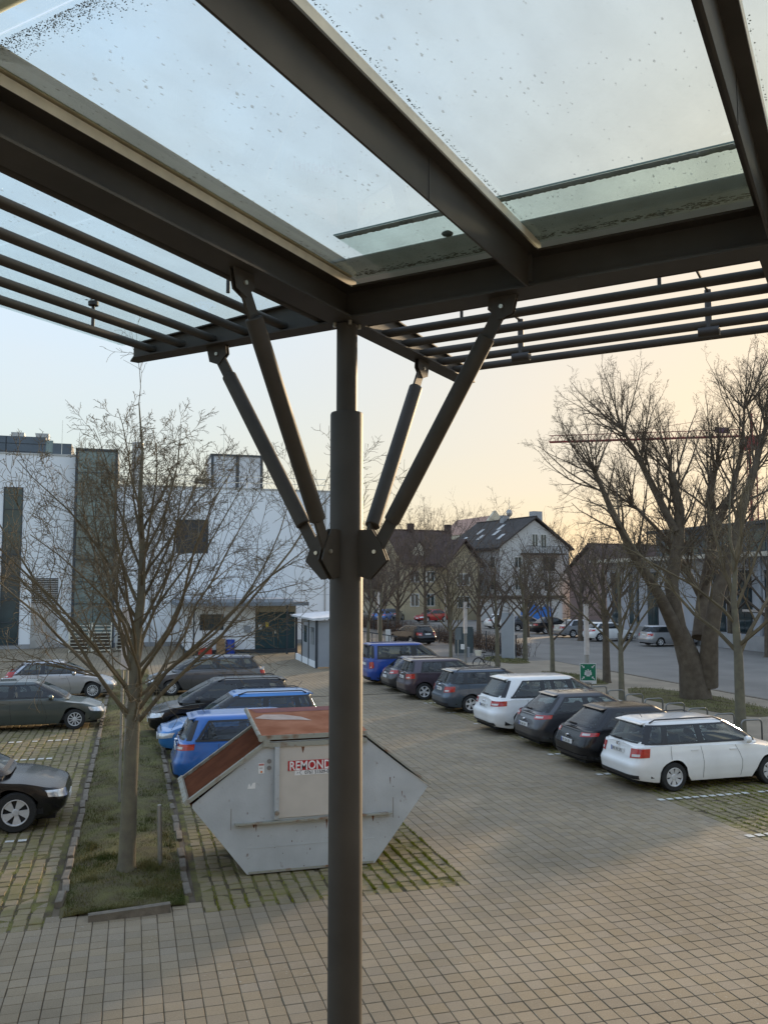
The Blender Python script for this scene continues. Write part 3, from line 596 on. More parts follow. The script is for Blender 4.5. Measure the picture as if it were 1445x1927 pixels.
st_m = mat('rust_streak', (.14, .055, .025), .9, 0, .3, 20)
for x, z, w, h in ((-.95, .70, .05, .075), (-.9, .64, .02, .12), (.2, .60, .03, .16), (.95, .66, .04, .10), (-.2, 1.80, .05, .10), (.35, 1.78, .03, .13), (-.62, .84, .03, .06), (1.25, 1.22, .015, .12), (1.45, 1.02, .012, .09)):
    zr = [(x, z + h), (x + w, z + h), (x + w * .8, z + h * .45), (x + w * .55, z), (x + w * .3, z + h * .3)]
    obj('rust_streak', MB().add([(a, -.0018 - (.022 if z > 1.5 and -.55 < a < .62 else 0), b) for a, b in zr], [tuple(range(5))]), st_m, sk)
obj('weld_seam', MB().box(-1.0, 1.0, -.004, -.0005, .40, .412), skp, sk)
for x in (-1.28, 1.30): obj('scratch', MB().box(x, x + .012, -.0016, -.0004, .70, 1.02), mat('bare_metal', (.25, .24, .22), .5, .3), sk)
# ---------------------------------------------------------------- cars
def paint(name, col, metal=0.35, rough=0.35, coat=1.0):
    m = mat(name, col, rough, metal, 0.07, 1.5, coat=coat); return m
def lerp(a, b, t): return a + (b - a) * t
def interp(pts, x):
    if x <= pts[0][0]: return pts[0][1]
    for (x0, y0), (x1, y1) in zip(pts, pts[1:]):
        if x <= x1:
            t = (x - x0) / max(1e-9, x1 - x0); t = t * t * (3 - 2 * t) * .5 + t * .5
            return y0 + (y1 - y0) * t
    return pts[-1][1]
WHEELS = {}
def wheel_mesh(r, style):
    k = (round(r, 3), style)
    if k in WHEELS: return WHEELS[k]
    w = .105; ri = r * .66
    ty = MB().lathe([(ri, -w), (r * .93, -w), (r, -w * .72), (r, w * .72), (r * .93, w), (ri, w), (ri, -w)], 32, 'y').mesh('tyre'); ty.materials.append(black_m)
    ty.shade_smooth(); ty.set_sharp_from_angle(angle=R(35))
    rm = MB(); rm.lathe([(ri + .003, w * .98), (ri - .012, w * 1.02), (ri - .022, w * .9), (ri - .022, w * .2)], 32, 'y')
    rm.lathe([(0.0, w * .84), (.05, w * .84), (.065, w * .72), (.065, w * .3)], 18, 'y')
    n, wi, wo, tw = {'five': (5, .030, .050, 0), 'seven': (7, .026, .060, 0), 'ten': (10, .013, .018, 0), 'multi': (14, .010, .013, .0), 'aero': (5, .03, .085, .16)}[style]
    for i in range(n):
        a = 2 * math.pi * i / n; b = a + tw
        p0 = [(.05 * math.cos(a) - s * wi * math.sin(a), .05 * math.sin(a) + s * wi * math.cos(a)) for s in (-1, 1)]
        p1 = [((ri - .015) * math.cos(b) - s * wo * math.sin(b), (ri - .015) * math.sin(b) + s * wo * math.cos(b)) for s in (-1, 1)]
        vs = []
        for yy, yo in ((w * .76, w * .86), (w * .55, w * .6)):
            vs += [(p0[0][0], yy, p0[0][1]), (p0[1][0], yy, p0[1][1]), (p1[1][0], yo, p1[1][1]), (p1[0][0], yo, p1[0][1])]
        rm.add(vs, [(0, 1, 2, 3), (7, 6, 5, 4), (0, 4, 5, 1), (1, 5, 6, 2), (2, 6, 7, 3), (3, 7, 4, 0)])
    rm = rm.mesh('rim'); rm.materials.append(rim_m)
    dk = MB().lathe([(0, w * .35), (ri - .02, w * .35)], 24, 'y').mesh('backing_disc'); dk.materials.append(rimd_m)  # flat dark disc closing the wheel behind the spokes
    WHEELS[k] = (ty, rm, dk); return WHEELS[k]
CAR_TYPES = dict(
    wagon=dict(L=4.26, W=1.73, H=1.47, wb=2.47, fo=.84, wr=.305, sh=[(0, .93), (.5, .97), (2.6, .93), (3.25, .90), (3.9, .80), (4.26, .66)],
        rear=[(.2, .10), (.32, .02), (.55, 0), (.66, .07), (.95, .14), (1.1, .2)], front=[(.2, .12), (.35, .02), (.55, 0), (.68, .10), (.9, .35)],
        g0=(.13, 3.33), g1=(.42, 2.50), gw=(.80, .60), wins=[(.36, .72, .56, .80), (.80, 1.62, .88, 1.60), (1.72, 3.02, 1.70, 2.38)], tail=(.50, .98, .70, .92), rail=True, doors=(.86, 1.68, 2.66), plz=.80),
    hatch=dict(L=4.25, W=1.74, H=1.45, wb=2.58, fo=.85, wr=.31, sh=[(0, .90), (.6, .96), (2.5, .90), (3.1, .88), (3.85, .78), (4.25, .62)],
        rear=[(.2, .12), (.34, .03), (.55, 0), (.68, .06), (.95, .20), (1.1, .3)], front=[(.2, .14), (.35, .02), (.5, 0), (.66, .12), (.9, .4)],
        g0=(.16, 3.22), g1=(.82, 2.30), gw=(.79, .57), wins=[(.62, 1.5, 1.02, 1.52), (1.60, 2.88, 1.62, 2.18)], tail=(.42, 1.0, .74, .92), rail=False, doors=(1.1, 1.56, 2.55), plz=.62),
    mpv=dict(L=4.42, W=1.80, H=1.60, wb=2.70, fo=.88, wr=.32, sh=[(0, .98), (.5, 1.02), (2.7, .97), (3.4, .93), (4.0, .84), (4.42, .68)],
        rear=[(.2, .12), (.34, .02), (.58, 0), (.72, .06), (1.0, .13), (1.2, .2)], front=[(.2, .14), (.35, .02), (.55, 0), (.70, .10), (.95, .4)],
        g0=(.12, 3.55), g1=(.42, 2.55), gw=(.83, .62), wins=[(.36, .85, .60, .95), (.95, 1.75, 1.02, 1.72), (1.85, 3.15, 1.84, 2.46)], tail=(.5, 1.02, .80, 1.02), rail=True, doors=(.95, 1.80, 2.85), plz=.85),
    suv=dict(L=3.95, W=1.73, H=1.53, wb=2.46, fo=.78, wr=.32, sh=[(0, 1.0), (.5, 1.02), (2.4, .99), (3.0, .96), (3.6, .88), (3.95, .70)],
        rear=[(.2, .10), (.34, .02), (.58, 0), (.72, .05), (1.0, .08), (1.2, .12)], front=[(.2, .14), (.35, .02), (.55, 0), (.75, .08), (1.0, .35)],
        g0=(.09, 3.05), g1=(.30, 2.32), gw=(.80, .63), wins=[(.62, 1.5, .72, 1.48), (1.60, 2.76, 1.60, 2.22)], tail=(.52, .98, .78, 1.0), rail=False, doors=(.85, 1.55, 2.5), plz=.84),
    rclass=dict(L=4.92, W=1.92, H=1.66, wb=2.98, fo=.90, wr=.365, sh=[(0, .98), (.7, 1.04), (3.0, .99), (3.75, .96), (4.4, .88), (4.92, .70)],
        rear=[(.22, .14), (.36, .03), (.62, 0), (.76, .10), (1.0, .16), (1.2, .26)], front=[(.22, .16), (.38, .02), (.58, 0), (.75, .12), (1.0, .45)],
        g0=(.16, 3.90), g1=(.62, 2.85), gw=(.88, .64), wins=[(.66, 1.60, 1.10, 1.66), (1.72, 2.02, 1.74, 1.98), (2.08, 2.62, 2.06, 2.50), (2.72, 3.62, 2.66, 2.84)], tail=(.50, 1.12, .82, 1.0), rail=False, doors=(1.1, 2.06, 3.2), plz=.80),
    van=dict(L=4.41, W=1.79, H=1.82, wb=2.68, fo=.88, wr=.315, sh=[(0, 1.08), (.5, 1.10), (2.6, 1.06), (3.3, 1.02), (4.0, .88), (4.41, .70)],
        rear=[(.2, .08), (.34, .01), (.58, 0), (.72, .04), (1.0, .05), (1.4, .07)], front=[(.2, .14), (.35, .02), (.55, 0), (.75, .10), (1.05, .45)],
        g0=(.05, 3.60), g1=(.14, 2.60), gw=(.85, .70), wins=[(.45, 2.02, .48, 1.98), (2.22, 3.28, 2.20, 2.60)], tail=(.70, .93, .72, 1.02), rail=False, doors=(.9, 2.12, 3.1), plz=.9),
    sedan=dict(L=4.57, W=1.77, H=1.46, wb=2.58, fo=.88, wr=.31, sh=[(0, .98), (.55, 1.0), (1.0, .96), (2.7, .92), (3.35, .90), (4.1, .79), (4.57, .64)],
        rear=[(.2, .12), (.34, .02), (.58, 0), (.75, .05), (1.0, .10)], front=[(.2, .14), (.35, .02), (.5, 0), (.66, .12), (.9, .4)],
        g0=(.55, 3.45), g1=(1.25, 2.5), gw=(.79, .58), wins=[(1.05, 1.8, 1.35, 1.78), (1.9, 3.15, 1.9, 2.40)], tail=(.5, 1.0, .72, .92), rail=False, doors=(1.2, 1.85, 2.8), plz=.75),
    ev=dict(L=4.75, W=1.92, H=1.62, wb=2.89, fo=.86, wr=.355, sh=[(0, 1.02), (.6, 1.06), (2.6, .98), (3.4, .95), (4.2, .86), (4.60, .74), (4.75, .66)],
        rear=[(.22, .14), (.36, .03), (.6, 0), (.8, .06), (1.05, .14)], front=[(.22, .16), (.38, .03), (.52, 0), (.66, .05), (.78, .16), (.95, .45)],
        g0=(.3, 3.75), g1=(1.2, 2.5), gw=(.86, .58), wins=[(.75, 1.7, 1.3, 1.76), (1.8, 3.3, 1.84, 2.45)], tail=(.5, 1.1, .86, .98), rail=False, doors=(1.25, 1.76, 3.0), plz=.8))
def car(name, label, col, x, y, rz, kind, wheel='five', group='cars parked in the lot', detail=True, plate=None, over=None, tailcol=None, trimlow=False, mirrors=True, z=0.0):
    T = dict(CAR_TYPES[kind]); T.update(over or {})
    L, Wd, H, wb, fo, wr = T['L'], T['W'], T['H'], T['wb'], T['fo'], T['wr']
    P = thing(name, label, 'car', (x, y, z), rz, group)
    xfw, xrw = L - fo, L - fo - wb; Ra = wr + .055
    N = 96 if detail else 44; nz = 12 if detail else 7
    ne = 7.5
    dense = []
    for i in range(721):
        th = -math.pi / 2 + math.pi * i / 720; s = math.sin(th); q = math.copysign(abs(s) ** (2 / ne), s); dense.append((q, abs(math.cos(th)) ** (2 / ne)))
    dense[0] = (-1, 0); dense[-1] = (1, 0)
    arc = [0]
    for (a, b), (c, d) in zip(dense, dense[1:]): arc.append(arc[-1] + math.hypot((c - a) * L / 2, (d - b) * Wd / 2))
    AL = arc[-1]
    def plan(t):
        lo, hi = 0, len(arc) - 1
        while hi - lo > 1:
            m = (lo + hi) // 2
            if arc[m] <= t: lo = m
            else: hi = m
        f = (t - arc[lo]) / max(1e-9, arc[hi] - arc[lo]); return lerp(dense[lo][0], dense[hi][0], f), lerp(dense[lo][1], dense[hi][1], f)
    ox = -L / 2
    gz = [(.15, .90), (.3, .955), (.5, .995), (.62, 1.0), (.8, .985), (1.0, .955), (1.2, .92)]
    def surf(t, z):
        q, h = plan(min(max(t, 0), AL)); xr = interp(T['rear'], z); xf = L - interp(T['front'], z)
        return lerp(xr, xf, (q + 1) / 2), h * Wd / 2 * interp(gz, z)
    def zlow(xx):
        zl = .20 if .45 < xx < L - .45 else lerp(.27, .20, min(1, min(xx, L - xx) / .45))
        for xw in (xfw, xrw):
            d = abs(xx - xw)
            if d < Ra: zl = max(zl, wr + math.sqrt(Ra * Ra - d * d))
        return zl
    ox = -L / 2
    left, shl = [], []
    for i in range(N + 1):
        t = AL * i / N; x0, _ = surf(t, .5); zs = interp(T['sh'], x0); zl = zlow(x0); row = []
        for k in range(nz + 1):
            zz = lerp(zl, zs, k / nz); xx, yy = surf(t, zz); row.append((xx + ox, yy, zz))
        left.append(row)
    mb = MB(); mb.grid(left); mb.grid([[(a, -b, c) for a, b, c in r] for r in left])
    top = []
    for r in left:
        a, b, c = r[-1]; rr = []
        for f in (1, .93, .8, .5, .2, 0, -.2, -.5, -.8, -.93, -1):
            rr.append((a, b * f, c + .055 * (1 - abs(f) ** 2.2) * min(1, b / .5)))
        top.append(rr)
    nf0 = len(mb.f); mb.grid(top)
    if detail:
        (q0, q1) = T['g0']; w_ = T['gw'][0]; keep = []
        for f_ in mb.f[nf0:]:
            ins = all(q0 + .16 < mb.v[i][0] - ox < q1 - .18 and abs(mb.v[i][1]) < w_ * .93 for i in f_)
            if not ins: keep.append(f_)
        mb.f[nf0:] = keep
    bm = bmesh.new(); me = mb.mesh('body', False); bm.from_mesh(me); bmesh.ops.remove_doubles(bm, verts=bm.verts, dist=.0008); bmesh.ops.recalc_face_normals(bm, faces=bm.faces); bm.to_mesh(me); bm.free()
    body = link('body', me, col, P, True, 40)
    # cabin
    (a0, a1), (b0, b1), (w0, w1) = T['g0'], T['g1'], T['gw']; zb0 = interp(T['sh'], (a0 + a1) / 2) - .03; zr = H - .055; ng = 5.5
    def cab(k):
        e = k ** 1.25; f0, f1 = lerp(a0, b0, k), lerp(a1, b1, e if kind != 'van' else k ** 1.1)
        return (f0 + f1) / 2, (f1 - f0) / 2, lerp(w0, w1, k ** 1.4), lerp(zb0, zr, k)
    # cabin shell as rings sampled by arc length; faces that lie wholly behind a pane are left out, so one looks into the car
    def ring(k, M):
        c, A, B, zz = cab(k); ps = []
        dn = [(A * math.copysign(abs(math.cos(t)) ** (2 / ng), math.cos(t)), B * math.copysign(abs(math.sin(t)) ** (2 / ng), math.sin(t))) for t in [2 * math.pi * j / 720 for j in range(721)]]
        ac = [0]
        for p, q in zip(dn, dn[1:]): ac.append(ac[-1] + math.hypot(q[0] - p[0], q[1] - p[1]))
        i = 0
        for j in range(M):
            tt = ac[-1] * j / M
            while i < 719 and ac[i + 1] < tt: i += 1
            f = (tt - ac[i]) / max(1e-9, ac[i + 1] - ac[i]); ps.append((c + lerp(dn[i][0], dn[i + 1][0], f), lerp(dn[i][1], dn[i + 1][1], f), zz))
        return ps
    M = 176 if detail else 40; KS = [0, .07, .14, .19, .25, .31, .37, .43, .5, .57, .64, .7, .76, .82, .87, .92, .96, 1] if detail else [0, .15, .3, .5, .7, .85, 1]
    RG = [ring(k, M) for k in KS]; wins = T['wins']
    def in_glass(p, k):
        c, A, B, zz = cab(k)
        if abs(p[1]) > .8 * B and .185 < k < .885:
            f = (k - .18) / .71
            for w in wins:
                if lerp(w[0], w[2], f) + .012 < p[0] < lerp(w[1], w[3], f) - .012: return True
        if abs(p[1]) < .90 * B and p[0] > c + A * .6 and .125 < k < .945: return True
        if abs(p[1]) < .85 * B and p[0] < c - A * .6 and .205 < k < .895: return True
        return False
    cb = MB(); cb.v = [(p[0] + ox, p[1], p[2]) for rg_ in RG for p in rg_]
    for i in range(len(KS) - 1):
        for j in range(M):
            q = ((i, j), (i, (j + 1) % M), (i + 1, (j + 1) % M), (i + 1, j))
            if detail and all(in_glass(RG[a][b], KS[a]) for a, b in q): continue
            cb.f.append(tuple(a * M + b for a, b in q))
    c, A, B, zz = cab(1); prev = (len(KS) - 1) * M
    for sc, up in ((.965, .022), (.86, .040), (.6, .050), (.3, .0545), (.02, .055)):
        n0 = len(cb.v); cb.v.extend([(c + (p[0] - c) * sc + ox, p[1] * sc, zz + up) for p in RG[-1]])
        cb.f.extend([(prev + j, prev + (j + 1) % M, n0 + (j + 1) % M, n0 + j) for j in range(M)]); prev = n0
    roof = obj('roof', cb, col, P, True, 50)
    GL = carglass if detail else carglass_far
    if detail:
        lin = MB(); lin.grid([[(c + (p[0] - c) * sc + ox, p[1] * sc, zz + up - .02) for p in RG[-1] + RG[-1][:1]] for sc, up in ((.97, 0), (.6, .03), (.02, .035))]); obj('headliner', lin, mat('headliner', (.16, .155, .145), .9), P)
        zf = .48; bx = b1 - .05
        def seat(x, y, w, zs):
            obj('seat', MB().prism([(x, zf - .2), (x + .46, zf - .2), (x + .50, zf + .02), (x + .10, zf), (x - .06, zs), (x - .16, zs - .01), (x - .10, zf - .2)], 'y', y - w / 2, y + w / 2), seat_m, P)
        xs = max(w[1] for w in wins) - 1.25; zs = H - .44
        for yy in (-.36, .36):
            seat(xs, yy, .48, zs); obj('headrest', MB().lathe([(0, -.11), (.06, -.10), (.075, 0), (.06, .10), (0, .11)], 10, 'y', (xs - .12 + ox, yy, zs + .13)), seat_m, P, True).scale = (1, 1, 1)
        for ch in P.children:
            if ch.name.startswith('seat'): ch.location.x = ox
        rb = MB().prism([(xs - .85, zf - .2), (xs - .40, zf - .2), (xs - .36, zf + .02), (xs - .78, zf), (xs - .95, zs - .02), (xs - 1.05, zs - .03), (xs - 1.0, zf - .2)], 'y', -.62, .62); o = obj('rear_bench', rb, seat_m, P); o.location.x = ox
        for yy in (-.4, 0, .4): obj('headrest', MB().lathe([(0, -.10), (.05, -.09), (.065, 0), (.05, .09), (0, .10)], 10, 'y', (xs - 1.02 + ox, yy, zs + .10)), seat_m, P, True)
        obj('dashboard', MB().prism([(a1 - .75 + ox, zf), (a1 - .15 + ox, zf), (a1 - .12 + ox, zb0 - .03), (a1 - .70 + ox, zb0 + .02), (a1 - .80 + ox, zb0 - .05)], 'y', -w0 * .9, w0 * .9), dash_m, P)
        obj('steering_wheel', MB().lathe([(.165, -.012), (.185, 0), (.165, .012), (.15, 0), (.165, -.012)], 20, 'x', (a1 - .88 + ox, .36, zb0)), dash_m, P, True)
    def side(xb0, xb1, xt0, xt1, k0, k1, off, sgn, nx=8, nk=5):
        rows = []
        for i in range(nk + 1):
            k = lerp(k0, k1, i / nk); c, A, B, zz = cab(k); r = []
            for j in range(nx + 1):
                f = (k - k0) / (k1 - k0); xx = lerp(lerp(xb0, xt0, f), lerp(xb1, xt1, f), j / nx); h = min(.985, abs((xx - c) / A)); r.append((xx + ox, sgn * (B * (1 - h ** ng) ** (1 / ng) + off), zz))
            rows.append(r)
        return rows
    for sgn in (-1, 1):
        for w in wins: obj('side_window', MB().grid(side(w[0], w[1], w[2], w[3], .18, .89, .006, sgn)), GL, P, True)
        e = .035
        fr_m = MB()
        for wa, wb_ in zip(wins, wins[1:]): obj('pillar', MB().grid(side(wa[1] - .034, wb_[0] + .034, wa[3] - .034, wb_[2] + .034, .17, .90, .008, sgn, 3)), trim_m, P, True)
        f0, f1 = wins[0], wins[-1]
        obj('window_trim', MB().grid(side(f0[0] - e, f1[1] + e, f0[0] - e + .01, f1[1] + e - .02, .135, .225, .0085, sgn, 20, 2)), trim_m, P, True)
        obj('window_trim', MB().grid(side(f0[2] - e, f1[3] + e, f0[2] - e + .01, f1[3] + e, .85, .925, .0085, sgn, 20, 2)), trim_m, P, True)
        obj('window_trim', MB().grid(side(f0[0] - e, f0[0] + .034, f0[2] - e, f0[2] + .034, .15, .91, .0083, sgn, 2)), trim_m, P, True)
        obj('window_trim', MB().grid(side(f1[1] - .034, f1[1] + e, f1[3] - .034, f1[3] + e, .15, .91, .0083, sgn, 2)), trim_m, P, True)
    def endglass(name, s, k0, k1, wf, off, m):
        rows = []
        for i in range(8):
            k = lerp(k0, k1, i / 7); c, A, B, zz = cab(k); r = []
            for j in range(15):
                f = lerp(-wf, wf, j / 14); r.append((c + s * (A * (1 - abs(f) ** ng) ** (1 / ng) + off) + ox, B * f, zz))
            rows.append(r)
        return obj(name, MB().grid(rows), m, P, True)
    endglass('windscreen', 1, .12, .95, .93, .006, GL)
    endglass('rear_window', -1, .2, .90, .88, .007, GL)
    if detail:
        def strip(s_, k0, k1, fa, fb, off=.009):
            rows = []
            for i in range(10):
                k = lerp(k0, k1, i / 9); c, A, B, zz = cab(k); rows.append([(c + s_ * (A * (1 - abs(f) ** ng) ** (1 / ng) + off) + ox, B * f, zz) for f in [lerp(fa, fb, j / 10) for j in range(11)]])
            obj('screen_trim', MB().grid(rows), trim_m, P, True)
        for s_, k0, k1, fw in ((1, .10, .965, .945), (-1, .17, .925, .90)):
            strip(s_, k0, k1, fw - .085, fw); strip(s_, k0, k1, -fw, -fw + .085); strip(s_, k0, k0 + .075, -fw, fw, .0085); strip(s_, k1 - .07, k1, -fw, fw, .0085)
    # lamps and trim on the tub
    def patch(t0, t1, z00, z01, z10, z11, off, sgn, n=7):
        rows = []
        for i in range(n + 1):
            t = lerp(t0, t1, i / n); za, zb = lerp(z00, z10, i / n), lerp(z01, z11, i / n); r = []
            for k in range(5):
                zz = lerp(za, zb, k / 4); xx, yy = surf(t, zz); xa, ya = surf(t - .02, zz); xb, yb = surf(t + .02, zz); d = Vector((xb - xa, yb - ya)); d = d.normalized() if d.length > 1e-6 else Vector((0, 1))
                r.append((xx - d.y * off + ox, sgn * (yy + d.x * off), zz))
            rows.append(r)
        return MB().grid(rows)
    ta, tb, z0, z1 = T['tail']
    for sgn in (-1, 1):
        tl = obj('tail_lamp', patch(ta, tb, z0, z1 - .02, z0 + .04, z1, .008, sgn), red_l, P, True)
        obj('lamp_lens', patch(ta + .06, ta + (tb - ta) * .55, z0 + .035, z0 + .085, z0 + .05, z0 + .10, .011, sgn, 4), mat('lamp_white', (.6, .55, .52), .2, coat=.8), tl, True)
        hs = interp(T['sh'], L - .25) - .03
        obj('head_lamp', patch(AL - 1.05, AL - .50, hs - .14, hs - .02, hs - .20, hs - .06, .008, sgn), clear_l, P, True)
        if detail:
            for dx in T['doors']:
                # door joints, following the flank
                lo, hi = 0, AL
                for _ in range(30):
                    m = (lo + hi) / 2
                    if surf(m, .6)[0] < dx: lo = m
                    else: hi = m
                obj('door_joint', patch(lo - .0045, lo + .0045, max(.25, zlow(dx) + .02), interp(T['sh'], dx) - .01, max(.25, zlow(dx) + .02), interp(T['sh'], dx) - .01, .0055, sgn, 1), trim_m, P)
            for dx in T['doors'][1:]:
                hx = dx - .22
                xx, zz = hx, interp(T['sh'], hx) - .10; yy = Wd / 2 * interp(gz, zz)
                obj('door_handle', MB().box(xx - .09 + ox, xx + .09 + ox, sgn * yy - .012, sgn * yy + .018, zz - .014, zz + .014), col, P)
            obj('bumper_trim', patch(.0, .80, .275, .36, .275, .36, .014, sgn, 16), trim_m, P, True)
        if mirrors:
            mx = a1 - .52; my = Wd / 2 * .93; mz = zb0 + .10
            obj('mirror', MB().lathe([(0, -.07), (.055, -.06), (.085, -.01), (.075, .05), (.03, .075), (0, .078)], 12, 'x', (mx + ox, sgn * (my + .07), mz)), col if not trimlow else trim_m, P, True)
    xg = interp(T['front'], .5)
    obj('grille', MB().grid([[(L - interp(T['front'], zz) + ox + .004 - .05 * (yy / .5) ** 2, yy, zz) for yy in (-.5, -.3, 0, .3, .5)] for zz in (.30, .38, .46)]), trim_m, P)
    pz = T['plz']; px = interp(T['rear'], pz)
    pl = obj('number_plate', MB().box(px - .022 + ox, px - .004 + ox, -.26, .26, pz - .055, pz + .055), plate_m, P)
    obj('plate_band', MB().box(px - .0235 + ox, px - .0225 + ox, .215, .255, pz - .05, pz + .05), eu_m, pl)
    if plate:
        o = link('plate_lettering', text_mesh(plate, .095, .0006, .001, .9), ink_m, pl); o.rotation_euler = (R(90), 0, R(-90)); o.location = (px - .0235 + ox, .20, pz - .035)
    obj('number_plate', MB().box(L - .006 + ox, L + .012 + ox, -.26, .26, .40, .51), plate_m, P)
    if detail:
        obj('rear_wiper', MB().box(-.02, .02, -.01, .30, -.012, .012), trim_m, P).location = (cab(.22)[0] - cab(.22)[1] + ox - .02, 0, cab(.24)[3])
        obj('badge', MB().cyl((px - .028 + ox, 0, pz + .13), (px + .03 + ox, 0, pz + .13), .035, n=14), chrome_m, P)
        ax = b0 + .30; obj('aerial', MB().tube([(ax + ox, 0, H - .01), (ax - .16 + ox, 0, H + .20)], .006, 5), trim_m, P)
        k7 = cab(.93); e0 = k7[0] - k7[1] + ox; obj('roof_spoiler', MB().prism([(e0 - .06, H - .075), (e0 + .2, H - .03), (e0 + .2, H - .06), (e0 - .05, H - .095)], 'y', -w1 * .82, w1 * .82), col, P)
        if T['rail']:
            for sgn in (-1, 1): obj('roof_rail', MB().tube([(b0 + .12 + ox, sgn * (w1 - .05), H - .05), (b0 + .25 + ox, sgn * (w1 - .045), H + .012), (b1 - .35 + ox, sgn * (w1 - .045), H + .02), (b1 - .12 + ox, sgn * (w1 - .05), H - .05)], .016, 8), trim_m, P, True)
    obj('underbody', MB().box(.18 + ox, L - .2 + ox, -Wd / 2 + .24, Wd / 2 - .24, .17, .62).box(.4 + ox, L - .4 + ox, -Wd / 2 + .06, Wd / 2 - .06, .30, .47).box(.3 + ox, .3 + xrw - .2 + ox, -Wd / 2 + .2, Wd / 2 - .2, .47, .70).box(a1 - .35 + ox, L - .35 + ox, -Wd / 2 + .2, Wd / 2 - .2, .47, .62), under_m, P)
    ty, rm, dk = wheel_mesh(wr, wheel)
    for xw in (xfw, xrw):
        for sgn in (-1, 1):
            wo = link('wheel', ty, None, P); wo.location = (xw + ox, sgn * (Wd / 2 - .125), wr); wo.rotation_euler = (0, random.uniform(0, 1.2), 0 if sgn > 0 else math.pi)
            link('rim', rm, None, wo)
            if detail: link('backing_disc', dk, None, wo)
    return P
pw = paint('paint_white', (.80, .80, .78), 0, .38); pbk = paint('paint_black', (.006, .0065, .009), .0, .25, .2); pgr = paint('paint_graphite', (.055, .055, .062), .5)
ppl = paint('paint_plum', (.060, .042, .058), .5); psl = paint('paint_slate', (.075, .10, .135), .55); pbl = paint('paint_blue', (.022, .14, .46), .2)
pb2 = paint('paint_sky_blue', (.035, .20, .52), .25); pvb = paint('paint_van_blue', (.008, .055, .30), .1, .4); psi = paint('paint_silver', (.42, .43, .45), .65); pgn = paint('paint_grey_green', (.085, .10, .095), .55); pgy = paint('paint_dark_grey', (.10, .10, .11), .55); prd = paint('paint_red', (.35, .012, .010), .1, .4)
RX = 10.30
gr = 'cars parked along the right side of the aisle'
def R_row(name, label, col, yc, kind, L, **k): return car(name, label, col, RX + L / 2 + k.pop('dx', 0), yc, 0, kind, group=gr, **k)
R_row('white_estate_car', 'white estate car with black roof rails beside the dashed bay line', pw, 17.25, 'wagon', 4.26, wheel='seven', plate='FR VR 570')
R_row('black_hatchback', 'glossy black hatchback parked between the white estate car and a graphite hatchback', pbk, 19.45, 'hatch', 4.22, wheel='multi', plate='FR DK 857', over=dict(tail=(.50, 1.02, .78, .90)))
R_row('graphite_hatchback', 'graphite hatchback with chrome window line beside the white people carrier', pgr, 22.05, 'hatch', 4.35, wheel='multi', plate='FR SA 210', over=dict(H=1.47, tail=(.46, 1.05, .80, .94)))
R_row('white_people_carrier', 'large white people carrier with arched side windows next to the empty bay', pw, 24.55, 'rclass', 4.92, wheel='seven', plate='EM K 712', dx=-.15)
R_row('slate_estate_car', 'slate blue estate car parked beyond the empty bay', psl, 28.9, 'wagon', 4.26, wheel='five', plate='FR TW 33')
R_row('plum_compact_car', 'plum coloured high compact car with black alloy wheels', ppl, 32.55, 'suv', 3.95, wheel='five', plate='FR L 421', dx=-.2)
R_row('dark_hatchback', 'dark hatchback squeezed between the blue van and the plum car', pgr, 34.9, 'hatch', 4.3, wheel='five', dx=-.2, over=dict(H=1.42))
R_row('blue_van', 'bright blue passenger van with dark windows, last of its row', pvb, 37.6, 'van', 4.41, wheel='seven', dx=-.35)
g2 = 'cars parked against the planted strip'
def M_row(name, label, col, yc, kind, nose, **k): # nose -1: bonnet at the strip
    L = CAR_TYPES[kind]['L'] if 'over' not in k or 'L' not in k['over'] else k['over']['L']
    return car(name, label, col, 1.0 + L / 2 + k.pop('dx', 0), yc, 0 if nose > 0 else math.pi, kind, group=g2, **k)
M_row('blue_compact_car', 'bright blue compact car with its tail to the planted strip behind the skip', pbl, 20.1, 'mpv', 1, wheel='five', over=dict(H=1.56, rail=False, wins=[(.50, 1.62, .78, 1.66), (1.72, 3.15, 1.74, 2.46)], tail=(.45, 1.08, .84, 1.0)), dx=-.1)
M_row('blue_estate_car', 'blue estate car with roof rails and its bonnet to the planted strip', pb2, 23.9, 'wagon', -1, wheel='five', over=dict(H=1.55, L=4.42, W=1.76), dx=-.3)
M_row('black_people_carrier', 'black people carrier with its bonnet to the planted strip beside the blue estate', pbk, 26.9, 'mpv', -1, wheel='five', dx=-.5)
M_row('grey_estate_car', 'dark grey estate car with chrome window line nearest the loading dock', pgy, 36.6, 'wagon', -1, wheel='multi', dx=-.4, over=dict(L=4.83, W=1.88, H=1.50, wb=2.85, fo=.95, rail=False, wins=[(.45, .95, .70, 1.05), (1.05, 2.0, 1.12, 1.98), (2.1, 3.45, 2.08, 2.75)], g0=(.16, 3.85), g1=(.6, 2.85), sh=[(0, .93), (.5, .98), (2.9, .94), (3.7, .90), (4.4, .80), (4.83, .66)], doors=(1.1, 2.05, 3.1)))
g3 = 'cars with their bonnets to the planted strip'
def L_row(name, label, col, yc, kind, **k):
    L = CAR_TYPES[kind]['L']; return car(name, label, col, -1.02 - L / 2 + k.pop('dx', 0), yc, 0, kind, group=g3, **k)
L_row('black_electric_car', 'glossy black electric car with pale five-spoke wheels, bonnet to the strip', pbk, 17.95, 'ev', wheel='aero', dx=-.05)
L_row('grey_green_hatchback', 'dusty grey-green hatchback parked bonnet to the strip', pgn, 29.2, 'hatch', wheel='ten', over=dict(H=1.47), dx=.25)
L_row('silver_hatchback', 'silver hatchback with bright headlamp behind the grey-green hatchback', psi, 36.6, 'hatch', wheel='multi', dx=.45, over=dict(tail=(.6, 1.05, .85, 1.1)))
